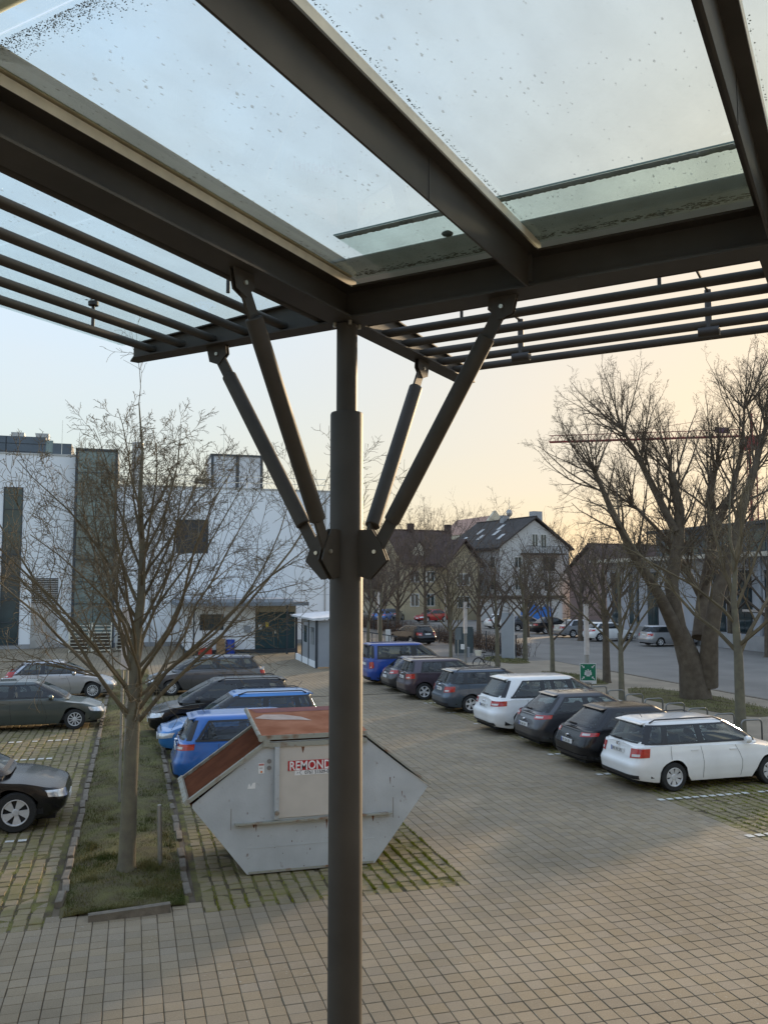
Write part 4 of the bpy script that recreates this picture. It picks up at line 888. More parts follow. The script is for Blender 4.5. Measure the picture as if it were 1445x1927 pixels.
# street and far parking
g4 = 'cars parked on the street'
car('dark_estate_car', 'black estate car parked alone on the drive beside the hedge fence', pbk, 20.0, 61.5, R(105), 'wagon', 'five', g4, True, over=dict(L=4.4, H=1.42))
for nm, lb, c_, x, y, k, rz in (('silver_saloon', 'silver saloon parked on the street, tail to the car park', psi, 36.2, 65.5, 'sedan', 0), ('pale_hatchback', 'pale hatchback parked on the street between two silver cars', pw, 36.0, 60.6, 'hatch', 0),
        ('silver_estate_car', 'silver estate car parked on the street beside the hedge of the long building', psi, 37.2, 54.6, 'wagon', 0), ('dark_saloon', 'dark saloon parked on the street behind the silver saloon', pbk, 36.3, 70.6, 'sedan', 0),
        ('grey_hatchback', 'grey hatchback parked on the street by the blue mural', pgy, 36.0, 75.5, 'hatch', 0), ('white_hatchback', 'white hatchback with red lamps parked below the blue mural', pw, 35.8, 80.0, 'hatch', 0),
        ('dark_blue_car', 'dark blue car in the far parking row beyond the hedge', pbl, 28.2, 98, 'hatch', R(60)), ('small_red_car', 'small red car in the far parking row beyond the hedge', prd, 33.6, 96, 'hatch', R(200)),
        ('pale_blue_car', 'pale blue car in the far parking row beside the dark blue one', psi, 26.0, 101, 'sedan', R(60)), ('far_white_car', 'white car at the far end of the parking row', pw, 22.8, 106, 'hatch', R(60)),
        ('far_silver_car', 'silver car at the far end of the parking row beside the white one', psi, 24.6, 110, 'hatch', R(60)), ('far_dark_car', 'dark car in the far parking row under the trees', pgr, 30.5, 101, 'wagon', R(60))):
    car(nm, lb, c_, x, y, rz, k, 'five', g4 if y < 90 else 'cars in the far parking row', False)
# ---------------------------------------------------------------- bare trees
bark_a = mat('bark_grey', (.115, .10, .072), .9, 0, 0, 5, .5, 40, col2=(.165, .15, .095))
bark_b = mat('bark_brown', (.080, .060, .042), .95, 0, 0, 4, .8, 22, col2=(.125, .10, .07))
twig_a = mat('twig_olive', (.125, .098, .056), .85, 0, .3, 3)
twig_b = mat('twig_brown', (.095, .072, .055), .9, 0, .3, 3)
def perp(d, rnd):
    u = d.orthogonal().normalized(); w = d.cross(u); a = rnd.uniform(0, 2 * math.pi); return u * math.cos(a) + w * math.sin(a)
MINR = [.0042]
def grow(mb, p, d, L, r, lev, spec, rnd):
    nseg, sides, wob, up, kids, kl, ang, kr = spec[lev]
    pts, rs = [p], [r]; q = Vector(p); dd = Vector(d).normalized(); dirs = [dd.copy()]
    for i in range(nseg):
        dd = (dd + perp(dd, rnd) * wob * rnd.random() + Vector((0, 0, up / nseg))).normalized(); q = q + dd * L / nseg
        pts.append(q.copy()); rs.append(max(MINR[0] * .75, r * (1 - .82 * (i + 1) / nseg))); dirs.append(dd.copy())
    mb.tube(pts, rs, sides, False)
    if lev + 1 < len(spec):
        n = max(1, int(round(kids * rnd.uniform(.8, 1.2))))
        for i in range(n):
            f = lerp(.16, .98, (i + rnd.random()) / n); j = min(nseg - 1, int(f * nseg)); pos = pts[j].lerp(pts[j + 1], f * nseg - j); bd = dirs[j]
            a = R(ang * rnd.uniform(.65, 1.25)); nd = bd * math.cos(a) + perp(bd, rnd) * math.sin(a); nd.z += .06
            grow(mb, pos, nd, L * kl * rnd.uniform(.6, 1.15) * (1.1 - .55 * f), max(MINR[0], rs[j] * kr), lev + 1, spec, rnd)
def bare_tree(name, label, x, y, h, th, r, limbs, spread, spec, seed, bm_=bark_a, tm=twig_a, group=None, lean=(0, 0), limb_l=.75, leader=True, z=0.0, start=.78, lr=.46):
    rnd = random.Random(seed); P = thing(name, label, 'tree', (x, y, z), 0, group)
    pts = [Vector((0, 0, -.05)), Vector((lean[0] * .1, lean[1] * .1, .12)), Vector((lean[0] * .4, lean[1] * .4, th * .5)), Vector((lean[0], lean[1], th))]; rs = [r * 1.5, r * 1.12, r * .95, r * .85]
    top = pts[-1]
    if leader:
        q = top.copy()
        for k in range(6):
            q = q + Vector((rnd.uniform(-.09, .09), rnd.uniform(-.09, .09), (h - th) * .8 / 6)); pts.append(q); rs.append(r * .8 * (1 - (k + 1) / 6.6))
    obj('trunk', MB().tube(pts, rs, 14), bm_, P, True, 60)
    cr = MB()
    for i in range(limbs):
        f = (i / max(1, limbs - 1)); zf = lerp(start * th + .22 * th, th + (h - th) * .45, f ** 1.6) if leader else th * rnd.uniform(.9, 1.0)
        a = i * 2.399 + rnd.uniform(-.3, .3); inc = R(lerp(spread, spread * .45, f)) * rnd.uniform(.8, 1.15)
        b = pts[3] if zf <= th else pts[min(len(pts) - 1, 3 + int((zf - th) / ((h - th) * .8 / 6)))]
        base = Vector((b.x, b.y, zf)) if leader else pts[3] + Vector((0, 0, zf - th))
        d = Vector((math.sin(inc) * math.cos(a), math.sin(inc) * math.sin(a), math.cos(inc)))
        L = (h - zf) * limb_l / max(.62, math.cos(inc)) * rnd.uniform(.85, 1.1)
        grow(cr, base, d, L, r * lerp(lr, lr * .65, f), 0, spec, rnd)
    if leader: grow(cr, pts[-1], (0, 0, 1), (h - th) * .26, rs[-1] * 1.05, 1, spec, rnd)
    obj('crown', cr, tm, P, fix=False); return P
#        nseg sides wob  up   kids kl  ang  kr
SP_NEAR = [(9, 6, .24, .22, 10, .44, 46, .50), (6, 4, .34, .14, 7, .48, 50, .55), (4, 3, .45, .06, 5, .52, 52, .62), (3, 3, .55, .03, 0, .5, 50, .6)]
SP_MID = [(7, 5, .22, .28, 8, .46, 42, .5), (5, 4, .30, .16, 6, .46, 46, .55), (3, 3, .4, .06, 4, .5, 50, .6), (2, 3, .5, 0, 0, .5, 50, .6)]
SP_FAR = [(5, 4, .22, .25, 7, .46, 44, .5), (4, 3, .3, .15, 6, .46, 48, .6), (2, 3, .4, 0, 0, .5, 50, .7)]
bare_tree('bare_tree', 'bare young tree with a bushy crown growing from the planted strip beside the skip', .0, 14.35, 8.6, 2.6, .120, 30, 48, SP_NEAR, 11, limb_l=.54, lr=.30, lean=(.06, .05), start=.62)
MINR[0] = .0062
tg = 'bare trees along the footway'
for i, (x, y, h, th, r, sd, lb) in enumerate(((16.75, 21.2, 8.6, 2.35, .17, 3, 'bare tree with a forked stem beside the last bicycle stands'), (17.2, 28.2, 7.0, 1.9, .125, 5, 'bare slim tree rising behind the black hatchback'),
        (19.3, 37.7, 6.6, 1.7, .13, 8, 'bare tree behind the large white people carrier'), (17.9, 41.0, 6.6, 2.0, .135, 13, 'bare tree with the bicycle leaning at its foot'),
        (16.2, 43.2, 5.6, 1.8, .11, 17, 'bare slim tree beside the grey cabinet and street sign'), (20.6, 35.0, 7.6, 2.6, .19, 21, 'dark bare tree behind the assembly point sign'),
        (14.2, 52.5, 6.0, 1.9, .13, 23, 'bare tree behind the railing beside the blue van'), (15.7, 55.0, 6.6, 2.2, .15, 29, 'bare tree standing in front of the drive railing'), (22.3, 47.0, 6.4, 2.0, .16, 31, 'bare tree beside the tall grey stele'))):
    bare_tree('bare_tree', lb, x, y, h, th, r * .86, 9, 44, SP_MID, sd, group=tg, limb_l=.72, bm_=bark_a if i != 5 else bark_b, tm=twig_b if i in (2, 3, 5, 6, 7) else twig_a)
MINR[0] = .0045
# old pollarded tree with several stems
rnd = random.Random(5); bt = thing('old_tree', 'old bare pollarded tree with several heavy stems on the grass verge', 'tree', (20.5, 28.6, .1))
def W_(px, py, Y=28.6):
    X = (px - 722.5) / 1620; Yv = (963.5 - py) / 1620; q = R(PITCH); a = R(YAW); r0, r1, r2 = X, math.cos(q) - Yv * math.sin(q), math.sin(q) + Yv * math.cos(q)
    d = Vector((r0 * math.cos(a) + r1 * math.sin(a), -r0 * math.sin(a) + r1 * math.cos(a), r2)); d *= Y / d.y; return d + Vector((0, 0, CAMH)) - Vector((20.5, 28.6, .1))
stems = [([(1310, 1325, 28.6), (1300, 1250, 28.6), (1275, 1180, 28.6), (1262, 1100, 28.6), (1276, 1020, 28.6), (1278, 960, 28.5), (1262, 890, 28.5)], [.62, .46, .30, .25, .22, .19, .15]),
         ([(1285, 1215, 28.6), (1240, 1120, 28.4), (1195, 1050, 28.2), (1150, 960, 28.0), (1120, 890, 27.9)], [.30, .20, .17, .12, .07]),
         ([(1270, 1000, 28.5), (1230, 920, 28.9), (1200, 860, 29.2), (1172, 810, 29.4)], [.16, .13, .10, .05]),
         ([(1330, 1290, 28.4), (1335, 1200, 28.0), (1350, 1110, 27.7), (1380, 1040, 27.6), (1395, 960, 27.5), (1420, 880, 27.5), (1440, 800, 27.5)], [.40, .30, .25, .22, .18, .13, .07]),
         ([(1315, 1200, 28.8), (1322, 1120, 29.4), (1340, 1020, 29.8), (1335, 930, 30.0), (1348, 870, 30.2)], [.28, .22, .19, .15, .09]),
         ([(1316, 1120, 29.2), (1285, 1060, 29.6), (1240, 1000, 30), (1190, 950, 30.4)], [.14, .11, .08, .04]),
         ([(1340, 1010, 29.6), (1375, 930, 29.4), (1395, 850, 29.2), (1400, 770, 29.0)], [.14, .12, .08, .04])]
tr, cr = MB(), MB()
for pts, rs in stems:
    P3 = [W_(*p) for p in pts]; tr.tube(P3, rs, 14)
    for k in range(len(P3) - 1):
        if P3[k].z < 3.2: continue
        nb = 5 if rs[k] > .15 else 7
        for b in range(nb):
            f = rnd.random(); p = P3[k].lerp(P3[k + 1], f); d0 = (P3[k + 1] - P3[k]).normalized(); a = R(rnd.uniform(25, 65)); d = d0 * math.cos(a) + perp(d0, rnd) * math.sin(a); d.z = abs(d.z) + .25
            grow(cr, p, d, rnd.uniform(1.4, 3.6), min(.05, rs[k] * .35), 0, [(6, 4, .25, .35, 7, .45, 42, .55), (4, 3, .3, .15, 5, .5, 46, .6), (3, 3, .4, .05, 3, .5, 50, .7), (2, 3, .4, 0, 0, .5, 50, .7)], rnd)
    e = P3[-1]; d0 = (P3[-1] - P3[-2]).normalized()
    for b in range(10):
        a = R(rnd.uniform(5, 55)); d = d0 * math.cos(a) + perp(d0, rnd) * math.sin(a)
        grow(cr, e, d, rnd.uniform(1.6, 3.2), .035, 0, [(6, 4, .2, .3, 8, .45, 40, .6), (4, 3, .3, .15, 6, .5, 45, .6), (3, 3, .4, .05, 3, .5, 50, .7), (2, 3, .4, 0, 0, .5, 50, .7)], rnd)
obj('trunk', tr, bark_b, bt, True, 60); obj('crown', cr, mat('twig_haze_glow', (.105, .082, .058), .9, 0, .3, 3), bt, fix=False)  # crown twigs made paler: haze glow put into their colour
MINR[0] = .010
# trees in front of and behind the houses
g5 = 'bare trees around the houses'
for i, (px, D, h, lb) in enumerate(((800, 92, 13.5, 'tall bare tree in front of the house with the red-brown roof'), (715, 78, 10.0, 'dense brownish bare tree beside the column, in front of the steep dark roof'), (748, 84, 9.5, 'dense bare tree between the steep dark roof and the drive'),
        (845, 85, 9.0, 'low bare tree in front of the yellow gable'), (900, 72, 8.0, 'bare tree in front of the white house'), (990, 74, 8.4, 'bare tree beside the tall stele, in front of the white gable'), (812, 125, 16.5, 'tall thin bare tree rising behind the red-brown roof'), (775, 128, 14.5, 'bare tree rising behind the left end of the red-brown roof'), (1090, 70, 9.0, 'bare tree between the white gable and the long building'),
        (1030, 120, 14.0, 'bare tree rising behind the white gable'), (660, 90, 11, 'bare tree behind the canopy column near the white building'), (1370, 66, 10.5, 'bare tree in front of the flat roof of the long building'), (1440, 58, 11.5, 'bare tree at the end of the long building'))):
    az = math.atan((px - 722.5) / 1626.0) + R(YAW); bare_tree('bare_tree', lb, D * math.sin(az), D * math.cos(az), h, h * .2, .2, 12, 50, SP_MID if i in (0, 1, 2) else SP_FAR, 40 + i, bark_b, twig_b, g5, limb_l=.8)
# ---------------------------------------------------------------- buildings
render_w = mat('white_render', (.78, .80, .82), .85, 0, .02, .25, .05, 30)
render_h = mat('house_white', (.50, .50, .49), .9, 0, .06, .4, .1, 30); render_y = mat('house_yellow', (.38, .325, .215), .9, 0, .05, .5); render_c = mat('pale_stone', (.50, .46, .36), .9, 0, .06, .5)
plinth_m = mat('plinth_grey', (.30, .30, .30), .9, 0, .1, 1); clad_m = mat('slate_cladding', (.070, .088, .105), .6, 0, .1, .8); clad_l = mat('light_cladding', (.29, .31, .335), .6, 0, .05, 1)
frame_m = mat('dark_frame', (.035, .045, .055), .5, 0, .1, 3); wglass = window_glass('building_glass', (.035, .055, .06)); wdark = mat('dark_shutter', (.032, .036, .042), .6, 0, .1, 3)
tile_d = mat('roof_tiles_dark', (.042, .036, .033), .85, 0, .25, 1.5, .4, 12); tile_r = mat('roof_tiles_red', (.060, .036, .030), .85, 0, .25, 1.0, .4, 12); metal_g = mat('sheet_metal', (.40, .40, .40), .4, .6, .15, 1.2)
wood_m = mat('wood_dark', (.06, .045, .03), .8, 0, .2, 4); wtrim = mat('white_trim', (.6, .6, .58), .7, 0, .04, 3)
def window(P, x0, x1, z0, z1, yf, m=wglass, fr=.07, fm=frame_m, cols=1, rows=1, name='window'):
    # opening on a wall that faces -Y at y=yf : frame proud of the wall, panes set into it
    f = MB().box(x0, x1, yf - .05, yf + .02, z0, z0 + fr).box(x0, x1, yf - .05, yf + .02, z1 - fr, z1).box(x0, x0 + fr, yf - .05, yf + .02, z0 + fr, z1 - fr).box(x1 - fr, x1, yf - .05, yf + .02, z0 + fr, z1 - fr)
    for c in range(1, cols): xx = lerp(x0, x1, c / cols); f.box(xx - fr * .4, xx + fr * .4, yf - .045, yf + .02, z0 + fr, z1 - fr)
    for r_ in range(1, rows): zz = lerp(z0, z1, r_ / rows); f.box(x0 + fr, x1 - fr, yf - .044, yf + .02, zz - fr * .4, zz + fr * .4)
    w = obj(name, f, fm, P)
    for c in range(cols):
        for r_ in range(rows):
            a, b = lerp(x0 + fr * .5, x1 - fr * .5, c / cols), lerp(x0 + fr * .5, x1 - fr * .5, (c + 1) / cols); e, g = lerp(z0 + fr * .5, z1 - fr * .5, r_ / rows), lerp(z0 + fr * .5, z1 - fr * .5, (r_ + 1) / rows)
            obj('pane', MB().box(a, b, yf - .012, yf - .002, e, g), m, w)
    return w
def downpipe(P, x, y, h): obj('downpipe', MB().cyl((x, y - .07, 0), (x, y - .07, h), .05, n=10), metal_g, P, True)
wb = thing('white_building', 'long white rendered building with glazed stair tower and rooftop plant', 'building', (0, 64, 0))
obj('wall', MB().box(-48, -4.06, 0, 18, -.1, 13.4), render_w, wb); obj('wall', MB().box(-1.22, 14.3, 0, 18, -.1, 11.4), render_w, wb)
obj('parapet', MB().box(-48, -4.06, -.05, .3, 13.4, 13.52), metal_g, wb); obj('parapet', MB().box(-1.22, 14.36, -.05, .3, 11.4, 11.52), metal_g, wb)
obj('tower_core', MB().box(-4.05, -1.23, .3, 6, 0, 13.8), clad_m, wb)
tw = obj('tower_frame', MB().box(-4.06, -3.9, -.8, .3, 0, 13.9).box(-1.38, -1.22, -.8, .3, 0, 13.9).box(-4.06, -1.22, -.8, .3, 13.75, 13.9).box(-3.9, -1.38, -.05, .3, 0, 13.75), frame_m, wb)
for r_ in range(9):
    z0, z1 = r_ * 1.525 + .03, (r_ + 1) * 1.525 - .03
    obj('transom', MB().box(-3.9, -1.38, -.79, -.72, z1, z1 + .06), frame_m, tw)
    for c in range(2): obj('pane', MB().box(-3.9 + c * 1.26 + .02, -3.9 + (c + 1) * 1.26 - .02, -.76, -.74, z0, z1), window_glass('tower_glass', (.15, .19, .18)), wb)  # pale base colour stands in for sky reflected in the tower
window(wb, -8.7, -7.45, .25, 11.1, 0, cols=1, rows=7, name='strip_window'); window(wb, 2.9, 5.2, 6.65, 9.1, 0, wdark, cols=1, rows=1, name='square_shutter')
dv = obj('metal_door', MB().box(-6.7, -5.0, -.06, 0, .05, 3.0), metal_g, wb)
for k in range(14): obj('louvre_slat', MB().box(-6.68, -5.02, -.09, -.01, 3.06 + k * .125, 3.12 + k * .125), metal_g, wb)
obj('louvre_back', MB().box(-6.7, -5.0, -.012, 0, 3.02, 4.82), under_m, wb)
pl = obj('plant_room', MB().box(-14, -6.4, 3, 10, 13.4, 15.15), clad_m, wb)
for zz in (14.0, 14.6): obj('cladding_joint', MB().box(-14, -6.4, 2.985, 2.999, zz, zz + .03), under_m, pl)
for xx in (-12, -9.1): obj('cladding_joint', MB().box(xx, xx + .04, 2.98, 2.998, 13.45, 15.1), under_m, pl)
obj('plant_room', MB().box(-5.9, -4.6, 3, 6, 13.4, 14.75), clad_m, wb); obj('plant_glazing', MB().box(-6.4, -5.9, 3.1, 6, 13.4, 14.95), window_glass('plant_glass', (.2, .26, .25)), wb)
for xx in (-8.9, -7.2): obj('roof_unit', MB().box(xx, xx + .9, 4, 5, 15.15, 15.6), metal_g, wb)
ph = obj('penthouse', MB().box(5.6, 9.5, 3, 8, 11.4, 14.3), mat('pale_cladding', (.50, .52, .54), .6, 0, .04, 1), wb)
obj('penthouse_trim', MB().box(5.5, 9.6, 2.9, 8, 14.3, 14.45).box(5.55, 5.75, 2.94, 2.99, 11.5, 14.3).box(7.45, 7.7, 2.94, 2.99, 11.5, 14.3).box(9.35, 9.55, 2.94, 2.99, 11.5, 14.3), frame_m, ph)
obj('roof_duct', MB().box(4.4, 5.5, 3.2, 4, 12.2, 12.5), wood_m, wb)
obj('chimney', MB().lathe([(.42, 11.4), (.42, 15.0), (.36, 15.05), (0, 15.05)], 24, c=(0.1, 3, 0)), metal_g, wb, True)
for z in (11.95, 12.4):
    obj('roof_railing', MB().tube([(-1.1, .35, z), (14.0, .35, z)], .025, 6), galv, wb)
for k in range(11): obj('railing_post', MB().tube([(-1.0 + k * 1.5, .35, 11.5), (-1.0 + k * 1.5, .35, 12.42)], .025, 6), galv, wb)
for xx, h in ((6.4, 16.2), (-3.6, 16.0), (12.6, 14.2), (-5.2, 16.3)): obj('lightning_rod', MB().tube([(xx, 2, 11.4), (xx, 2, h)], [.03, .012], 5), galv, wb)
for xx in (1.2, 13.9, -12.5): downpipe(wb, xx, 0, 11.3)
for zz in (3.6, 7.3): obj('render_joint', MB().box(-1.2, 14.28, -.006, -.001, zz, zz + .02), clad_l, wb)
obj('base_strip', MB().box(-48, 14.3, -.03, -.002, -.05, .3), plinth_m, wb)
dk = thing('loading_dock', 'low white loading dock annex with flat grey canopy in front of the white building', 'building', (0, 56, 0))
obj('wall', MB().box(3.3, 7.6, 0, 7.9, .25, 3.05), render_w, dk); obj('plinth', MB().box(3.3, 10.3, -.06, 7.9, -.05, .25), frame_m, dk)
obj('wall', MB().box(7.6, 10.3, .25, 7.9, .25, 3.05), render_c, dk)
dr = obj('door', MB().box(7.65, 9.1, .13, .24, .26, 2.6), mat('teal_door', (.012, .045, .055), .5), dk); obj('door_handle', MB().box(8.9, 8.95, .09, .13, 1.2, 1.4), galv, dr); obj('notice', MB().box(7.85, 8.05, .12, .129, 1.5, 1.8), plate_m, dr); obj('notice', MB().box(8.3, 8.5, .12, .129, 1.6, 1.95), mat('notice_yellow', (.6, .45, .05), .6), dr)
obj('door', MB().box(9.15, 10.2, .13, .24, .26, 2.6), mat('teal_door', (.012, .045, .055), .5), dk)
obj('roof_slab', MB().box(2.6, 10.8, -1.6, 7.9, 3.05, 3.28), mat('fascia_grey', (.17, .19, .21), .7), dk); obj('roof_kerb', MB().box(2.9, 9.9, -1.0, 7.9, 3.28, 3.48), clad_l, dk)
for xx in (3.6, 9.4): obj('canopy_post', MB().box(xx, xx + .1, -1.4, -1.3, 0, 3.05), frame_m, dk)
window(dk, 4.1, 5.6, 1.5, 2.5, 0, cols=2); obj('service_box', MB().box(6.9, 7.3, -.15, 0, 1.3, 1.75), clad_l, dk)
sh = thing('bin_shelter', 'grey panelled bin shelter with sloping white roof in front of the loading dock', 'shelter', (9.3, 45.0, 0))
for (a, b, c, d) in ((0, .12, 0, .12), (0, .12, 1.95, 2.07), (0, .12, 3.9, 4.02), (0, .12, 5.88, 6.0), (2.0, 2.12, 0, .12), (2.0, 2.12, 5.88, 6.0)): obj('post', MB().box(a, b, c, d, 0, 2.5), frame_m, sh)
obj('roof', MB().add([(-.25, -.3, 2.52), (2.25, -.3, 2.72), (2.25, 6.3, 2.72), (-.25, 6.3, 2.52), (-.25, -.3, 2.62), (2.25, -.3, 2.80), (2.25, 6.3, 2.80), (-.25, 6.3, 2.62)], [(0, 3, 2, 1), (4, 5, 6, 7), (0, 1, 5, 4), (1, 2, 6, 5), (2, 3, 7, 6), (3, 0, 4, 7)]), mat('white_roofing', (.60, .62, .64), .6), sh)
obj('base_wall', MB().box(.02, .1, .12, 5.88, 0, .35), render_w, sh)
for c in (.12, 2.07, 4.02):
    if c < 4: obj('panel', MB().box(.04, .08, c, c + 1.83, .35, 2.45), clad_l, sh); obj('panel_window', MB().box(.02, .1, c + .5, c + 1.3, 1.2, 2.1), wglass, sh)
obj('panel', MB().box(.12, 1.0, .03, .09, .05, 2.5), clad_l, sh); dr = obj('door', MB().box(1.02, 1.98, .02, .08, .05, 2.2), plinth_m, sh); obj('door_handle', MB().box(1.15, 1.25, -.03, .02, 1.05, 1.1), galv, dr)
obj('tank', MB().box(.3, 1.5, 4.2, 5.6, .1, 1.7), mat('tank_blue', (.01, .05, .25), .5), sh)
def house(name, label, x, y, rz, w, l, eave, ridge, wm, rm, ridge_axis='y', wins=(), hip=0.0, over=.6):
    P = thing(name, label, 'house', (x, y, 0), R(rz))
    if ridge_axis == 'y':
        obj('wall', MB().prism([(0, -.2), (w, -.2), (w, eave), (w / 2, ridge - .25), (0, eave)], 'y', 0, l), wm, P)
        s = (ridge - eave) / (w / 2); t = .22
        for sg in (-1, 1):
            e = w / 2 + sg * (w / 2 + over); ze = eave - s * over
            obj('roof', MB().prism([(w / 2, ridge), (e, ze), (e, ze + t), (w / 2, ridge + t)], 'y', -over * .8, l + over * .8), rm, P)
        obj('ridge_tiles', MB().tube([(w / 2, -over * .8, ridge + t), (w / 2, l + over * .8, ridge + t)], .12, 6), rm, P)
    else:
        obj('wall', MB().prism([(0, -.2), (l, -.2), (l, eave), (l / 2, ridge - .25), (0, eave)], 'x', 0, w), wm, P)
        s = (ridge - eave) / (l / 2); t = .22
        for sg in (-1, 1):
            e = l / 2 + sg * (l / 2 + over); ze = eave - s * over
            obj('roof', MB().prism([(l / 2, ridge), (e, ze), (e, ze + t), (l / 2, ridge + t)], 'x', -over * .8, w + over * .8), rm, P)
        obj('ridge_tiles', MB().tube([(-over * .8, l / 2, ridge + t), (w + over * .8, l / 2, ridge + t)], .12, 6), rm, P)
    for (x0, x1, z0, z1) in wins: window(P, x0, x1, z0, z1, 0, fr=.1, fm=wtrim, cols=2)
    return P
def side_window(P, y0, y1, z0, z1, xf=0.0):
    w = obj('window', MB().box(xf - .05, xf + .01, y0, y1, z0, z1), wtrim, P); obj('pane', MB().box(xf - .06, xf - .051, y0 + .1, y1 - .1, z0 + .1, z1 - .1), wglass, w)
h1 = house('white_house', 'white three-storey house with dark gabled roof, skylights and balconies', 44.4, 100.6, 11, 11, 13, 9.2, 12.9, render_h, tile_d,
    wins=[(2.2, 3.4, 6.4, 7.9), (6.6, 8.8, 6.0, 8.0), (2.2, 3.4, 3.6, 5.1), (6.8, 8.2, 3.4, 5.1), (5.0, 6.0, 9.2, 10.9), (6.4, 7.4, 9.0, 10.9)])
bal = obj('balcony', MB().box(3.2, 9.6, -1.3, 0, 8.15, 8.35), wood_m, h1)
obj('balustrade', MB().box(3.2, 9.6, -1.3, -1.26, 9.2, 9.26), frame_m, bal)
for k in range(24): obj('baluster', MB().box(3.25 + k * .27, 3.29 + k * .27, -1.3, -1.26, 8.35, 9.2), frame_m, bal)
for zz in (5.6, 2.9):
    bal = obj('balcony', MB().box(-1.5, 0, 3.5, 9.5, zz, zz + .2), render_h, h1); obj('balcony_front', MB().box(-1.5, -1.42, 3.5, 9.5, zz + .2, zz + 1.1), render_h, bal)
    for yy in (3.6, 6.4, 9.3): obj('balcony_post', MB().box(-1.48, -1.38, yy, yy + .1, zz + 1.1, zz + 2.7), frame_m, bal)
for yy in (1.0, 4.3, 6.0, 8.2, 10.8):
    for zz in (.8, 3.6, 6.4): side_window(h1, yy, yy + 1.1, zz, zz + 1.5)
def skylight(P, w, eave, ridge, xx, yy):
    s = (ridge - eave) / (w / 2); z = eave + s * xx + .23
    o = obj('skylight', MB().add([(xx, yy, z + .05), (xx, yy + .8, z + .05), (xx + 1.1, yy + .8, z + 1.1 * s + .05), (xx + 1.1, yy, z + 1.1 * s + .05)], [(0, 1, 2, 3)]), window_glass('skylight_glass', (.25, .27, .28)), P)
for xx, yy in ((1.0, 1.6), (2.0, 4.0), (3.2, 4.6), (1.2, 6.6), (2.5, 8.6), (1.0, 10.4)): skylight(h1, 11, 9.2, 12.9, xx, yy)
obj('chimney', MB().box(6.6, 8.0, 1.6, 2.6, 11.8, 14.0), clad_l, h1); obj('chimney', MB().box(4.8, 5.8, 6, 6.8, 12.4, 13.7), clad_l, h1); obj('satellite_dish', MB().lathe([(0, 0), (.3, .03), (.5, .12)], 16, 'y', (4.9, 4.6, 13.9)), metal_g, h1, True); obj('aerial_mast', MB().tube([(5.4, 5.4, 12.8), (5.4, 5.4, 15.6)], .03, 5), galv, h1)
obj('awning', MB().add([(-1.7, 8.6, 8.3), (-1.7, 12.6, 8.3), (-.02, 12.6, 9.0), (-.02, 8.6, 9.0)], [(0, 1, 2, 3)]), wtrim, h1)
h2 = house('yellow_house', 'house with red-brown tiled roof and pale yellow walls left of the white house', 32.2, 102.0, 8, 8.2, 10, 7.2, 11.2, render_y, tile_r, 'x', wins=[(.8, 2.0, 4.6, 6.0), (3.0, 4.2, 4.6, 6.0), (.8, 2.0, 1.6, 3.2), (3.0, 4.2, 1.6, 3.2)])
wg = MB().prism([(4.9, -.2), (9.4, -.2), (9.4, 7.0), (7.15, 9.6), (4.9, 7.0)], 'y', -2.2, 4); obj('wing_wall', wg, render_y, h2)
for sg in (-1, 1): e = 7.15 + sg * 2.9; obj('wing_roof', MB().prism([(7.15, 9.8), (e, 6.45), (e, 6.68), (7.15, 10.03)], 'y', -2.9, 4), tile_r, h2)
for z0 in (1.4, 4.2): window(h2, 6.2, 8.0, z0, z0 + 1.5, -2.2, fr=.1, fm=wtrim, cols=2)
dm = obj('dormer', MB().prism([(1.6, 7.6), (3.2, 7.6), (3.2, 8.7), (2.4, 9.6), (1.6, 8.7)], 'y', .7, 3.2), render_c, h2); obj('dormer_roof', MB().prism([(1.35, 8.55), (2.4, 9.75), (3.45, 8.55), (3.45, 8.7), (2.4, 9.95), (1.35, 8.7)], 'y', .5, 3.3), tile_r, dm)
for xx in (2.9, 8.4): obj('chimney', MB().box(xx, xx + .7, 4.5, 5.3, 10.6, 12.3), tile_r, h2)
h3 = house('steep_roofed_house', 'old house with a very steep dark roof close behind the column', 22.5, 108, 10, 9.5, 9, 4.6, 10.6, render_c, mat('roof_tiles_brown', (.055, .038, .034), .9, 0, .25, 1.2, .4, 12), 'x', wins=[(1, 2.2, 2, 3.6), (4, 5.2, 2, 3.6), (7, 8.2, 2, 3.6)])
for xx in (6.4, 7.9): obj('chimney', MB().box(xx, xx + .9, 4, 4.8, 9.8, 11.6), tile_r, h3)
g = thing('stepped_gable_building', 'distant pale building with a stepped gable and reddish roof', 'building', (57.0, 138, 0), R(8))
obj('wall', MB().prism([(0, 0), (7, 0), (7, 13.5), (5.9, 13.5), (5.9, 14.6), (5.0, 14.6), (5.0, 15.4), (3.5, 17.2), (2.0, 15.4), (2.0, 14.6), (1.1, 14.6), (1.1, 13.5), (0, 13.5)], 'y', 0, .8), render_c, g)
obj('roof', MB().prism([(0, 13.2), (7, 13.2), (3.5, 16.4)], 'y', .8, 14), mat('roof_pink', (.36, .22, .17), .8), g); obj('wall', MB().box(.1, 6.9, .81, 14, 0, 13.2), render_c, g)
obj('roof', MB().prism([(.9, 13.4), (16, 13.4), (13, 15.2), (7, 15.6)], 'y', 3, 5), mat('roof_pink', (.36, .22, .17), .8), g)
window(g, 3.0, 4.0, 13.4, 14.6, 0, fr=.1)
h4 = house('brown_roofed_house', 'long low house with dark brown roof right of the white gable', 55.5, 92, 8, 17, 9, 6.2, 9.2, mat('render_rose', (.30, .22, .20), .9), tile_r, 'x', wins=[(1.2, 2.6, 3.2, 4.6), (4.5, 5.9, 3.2, 4.6), (8, 9.4, 3.2, 4.6)])
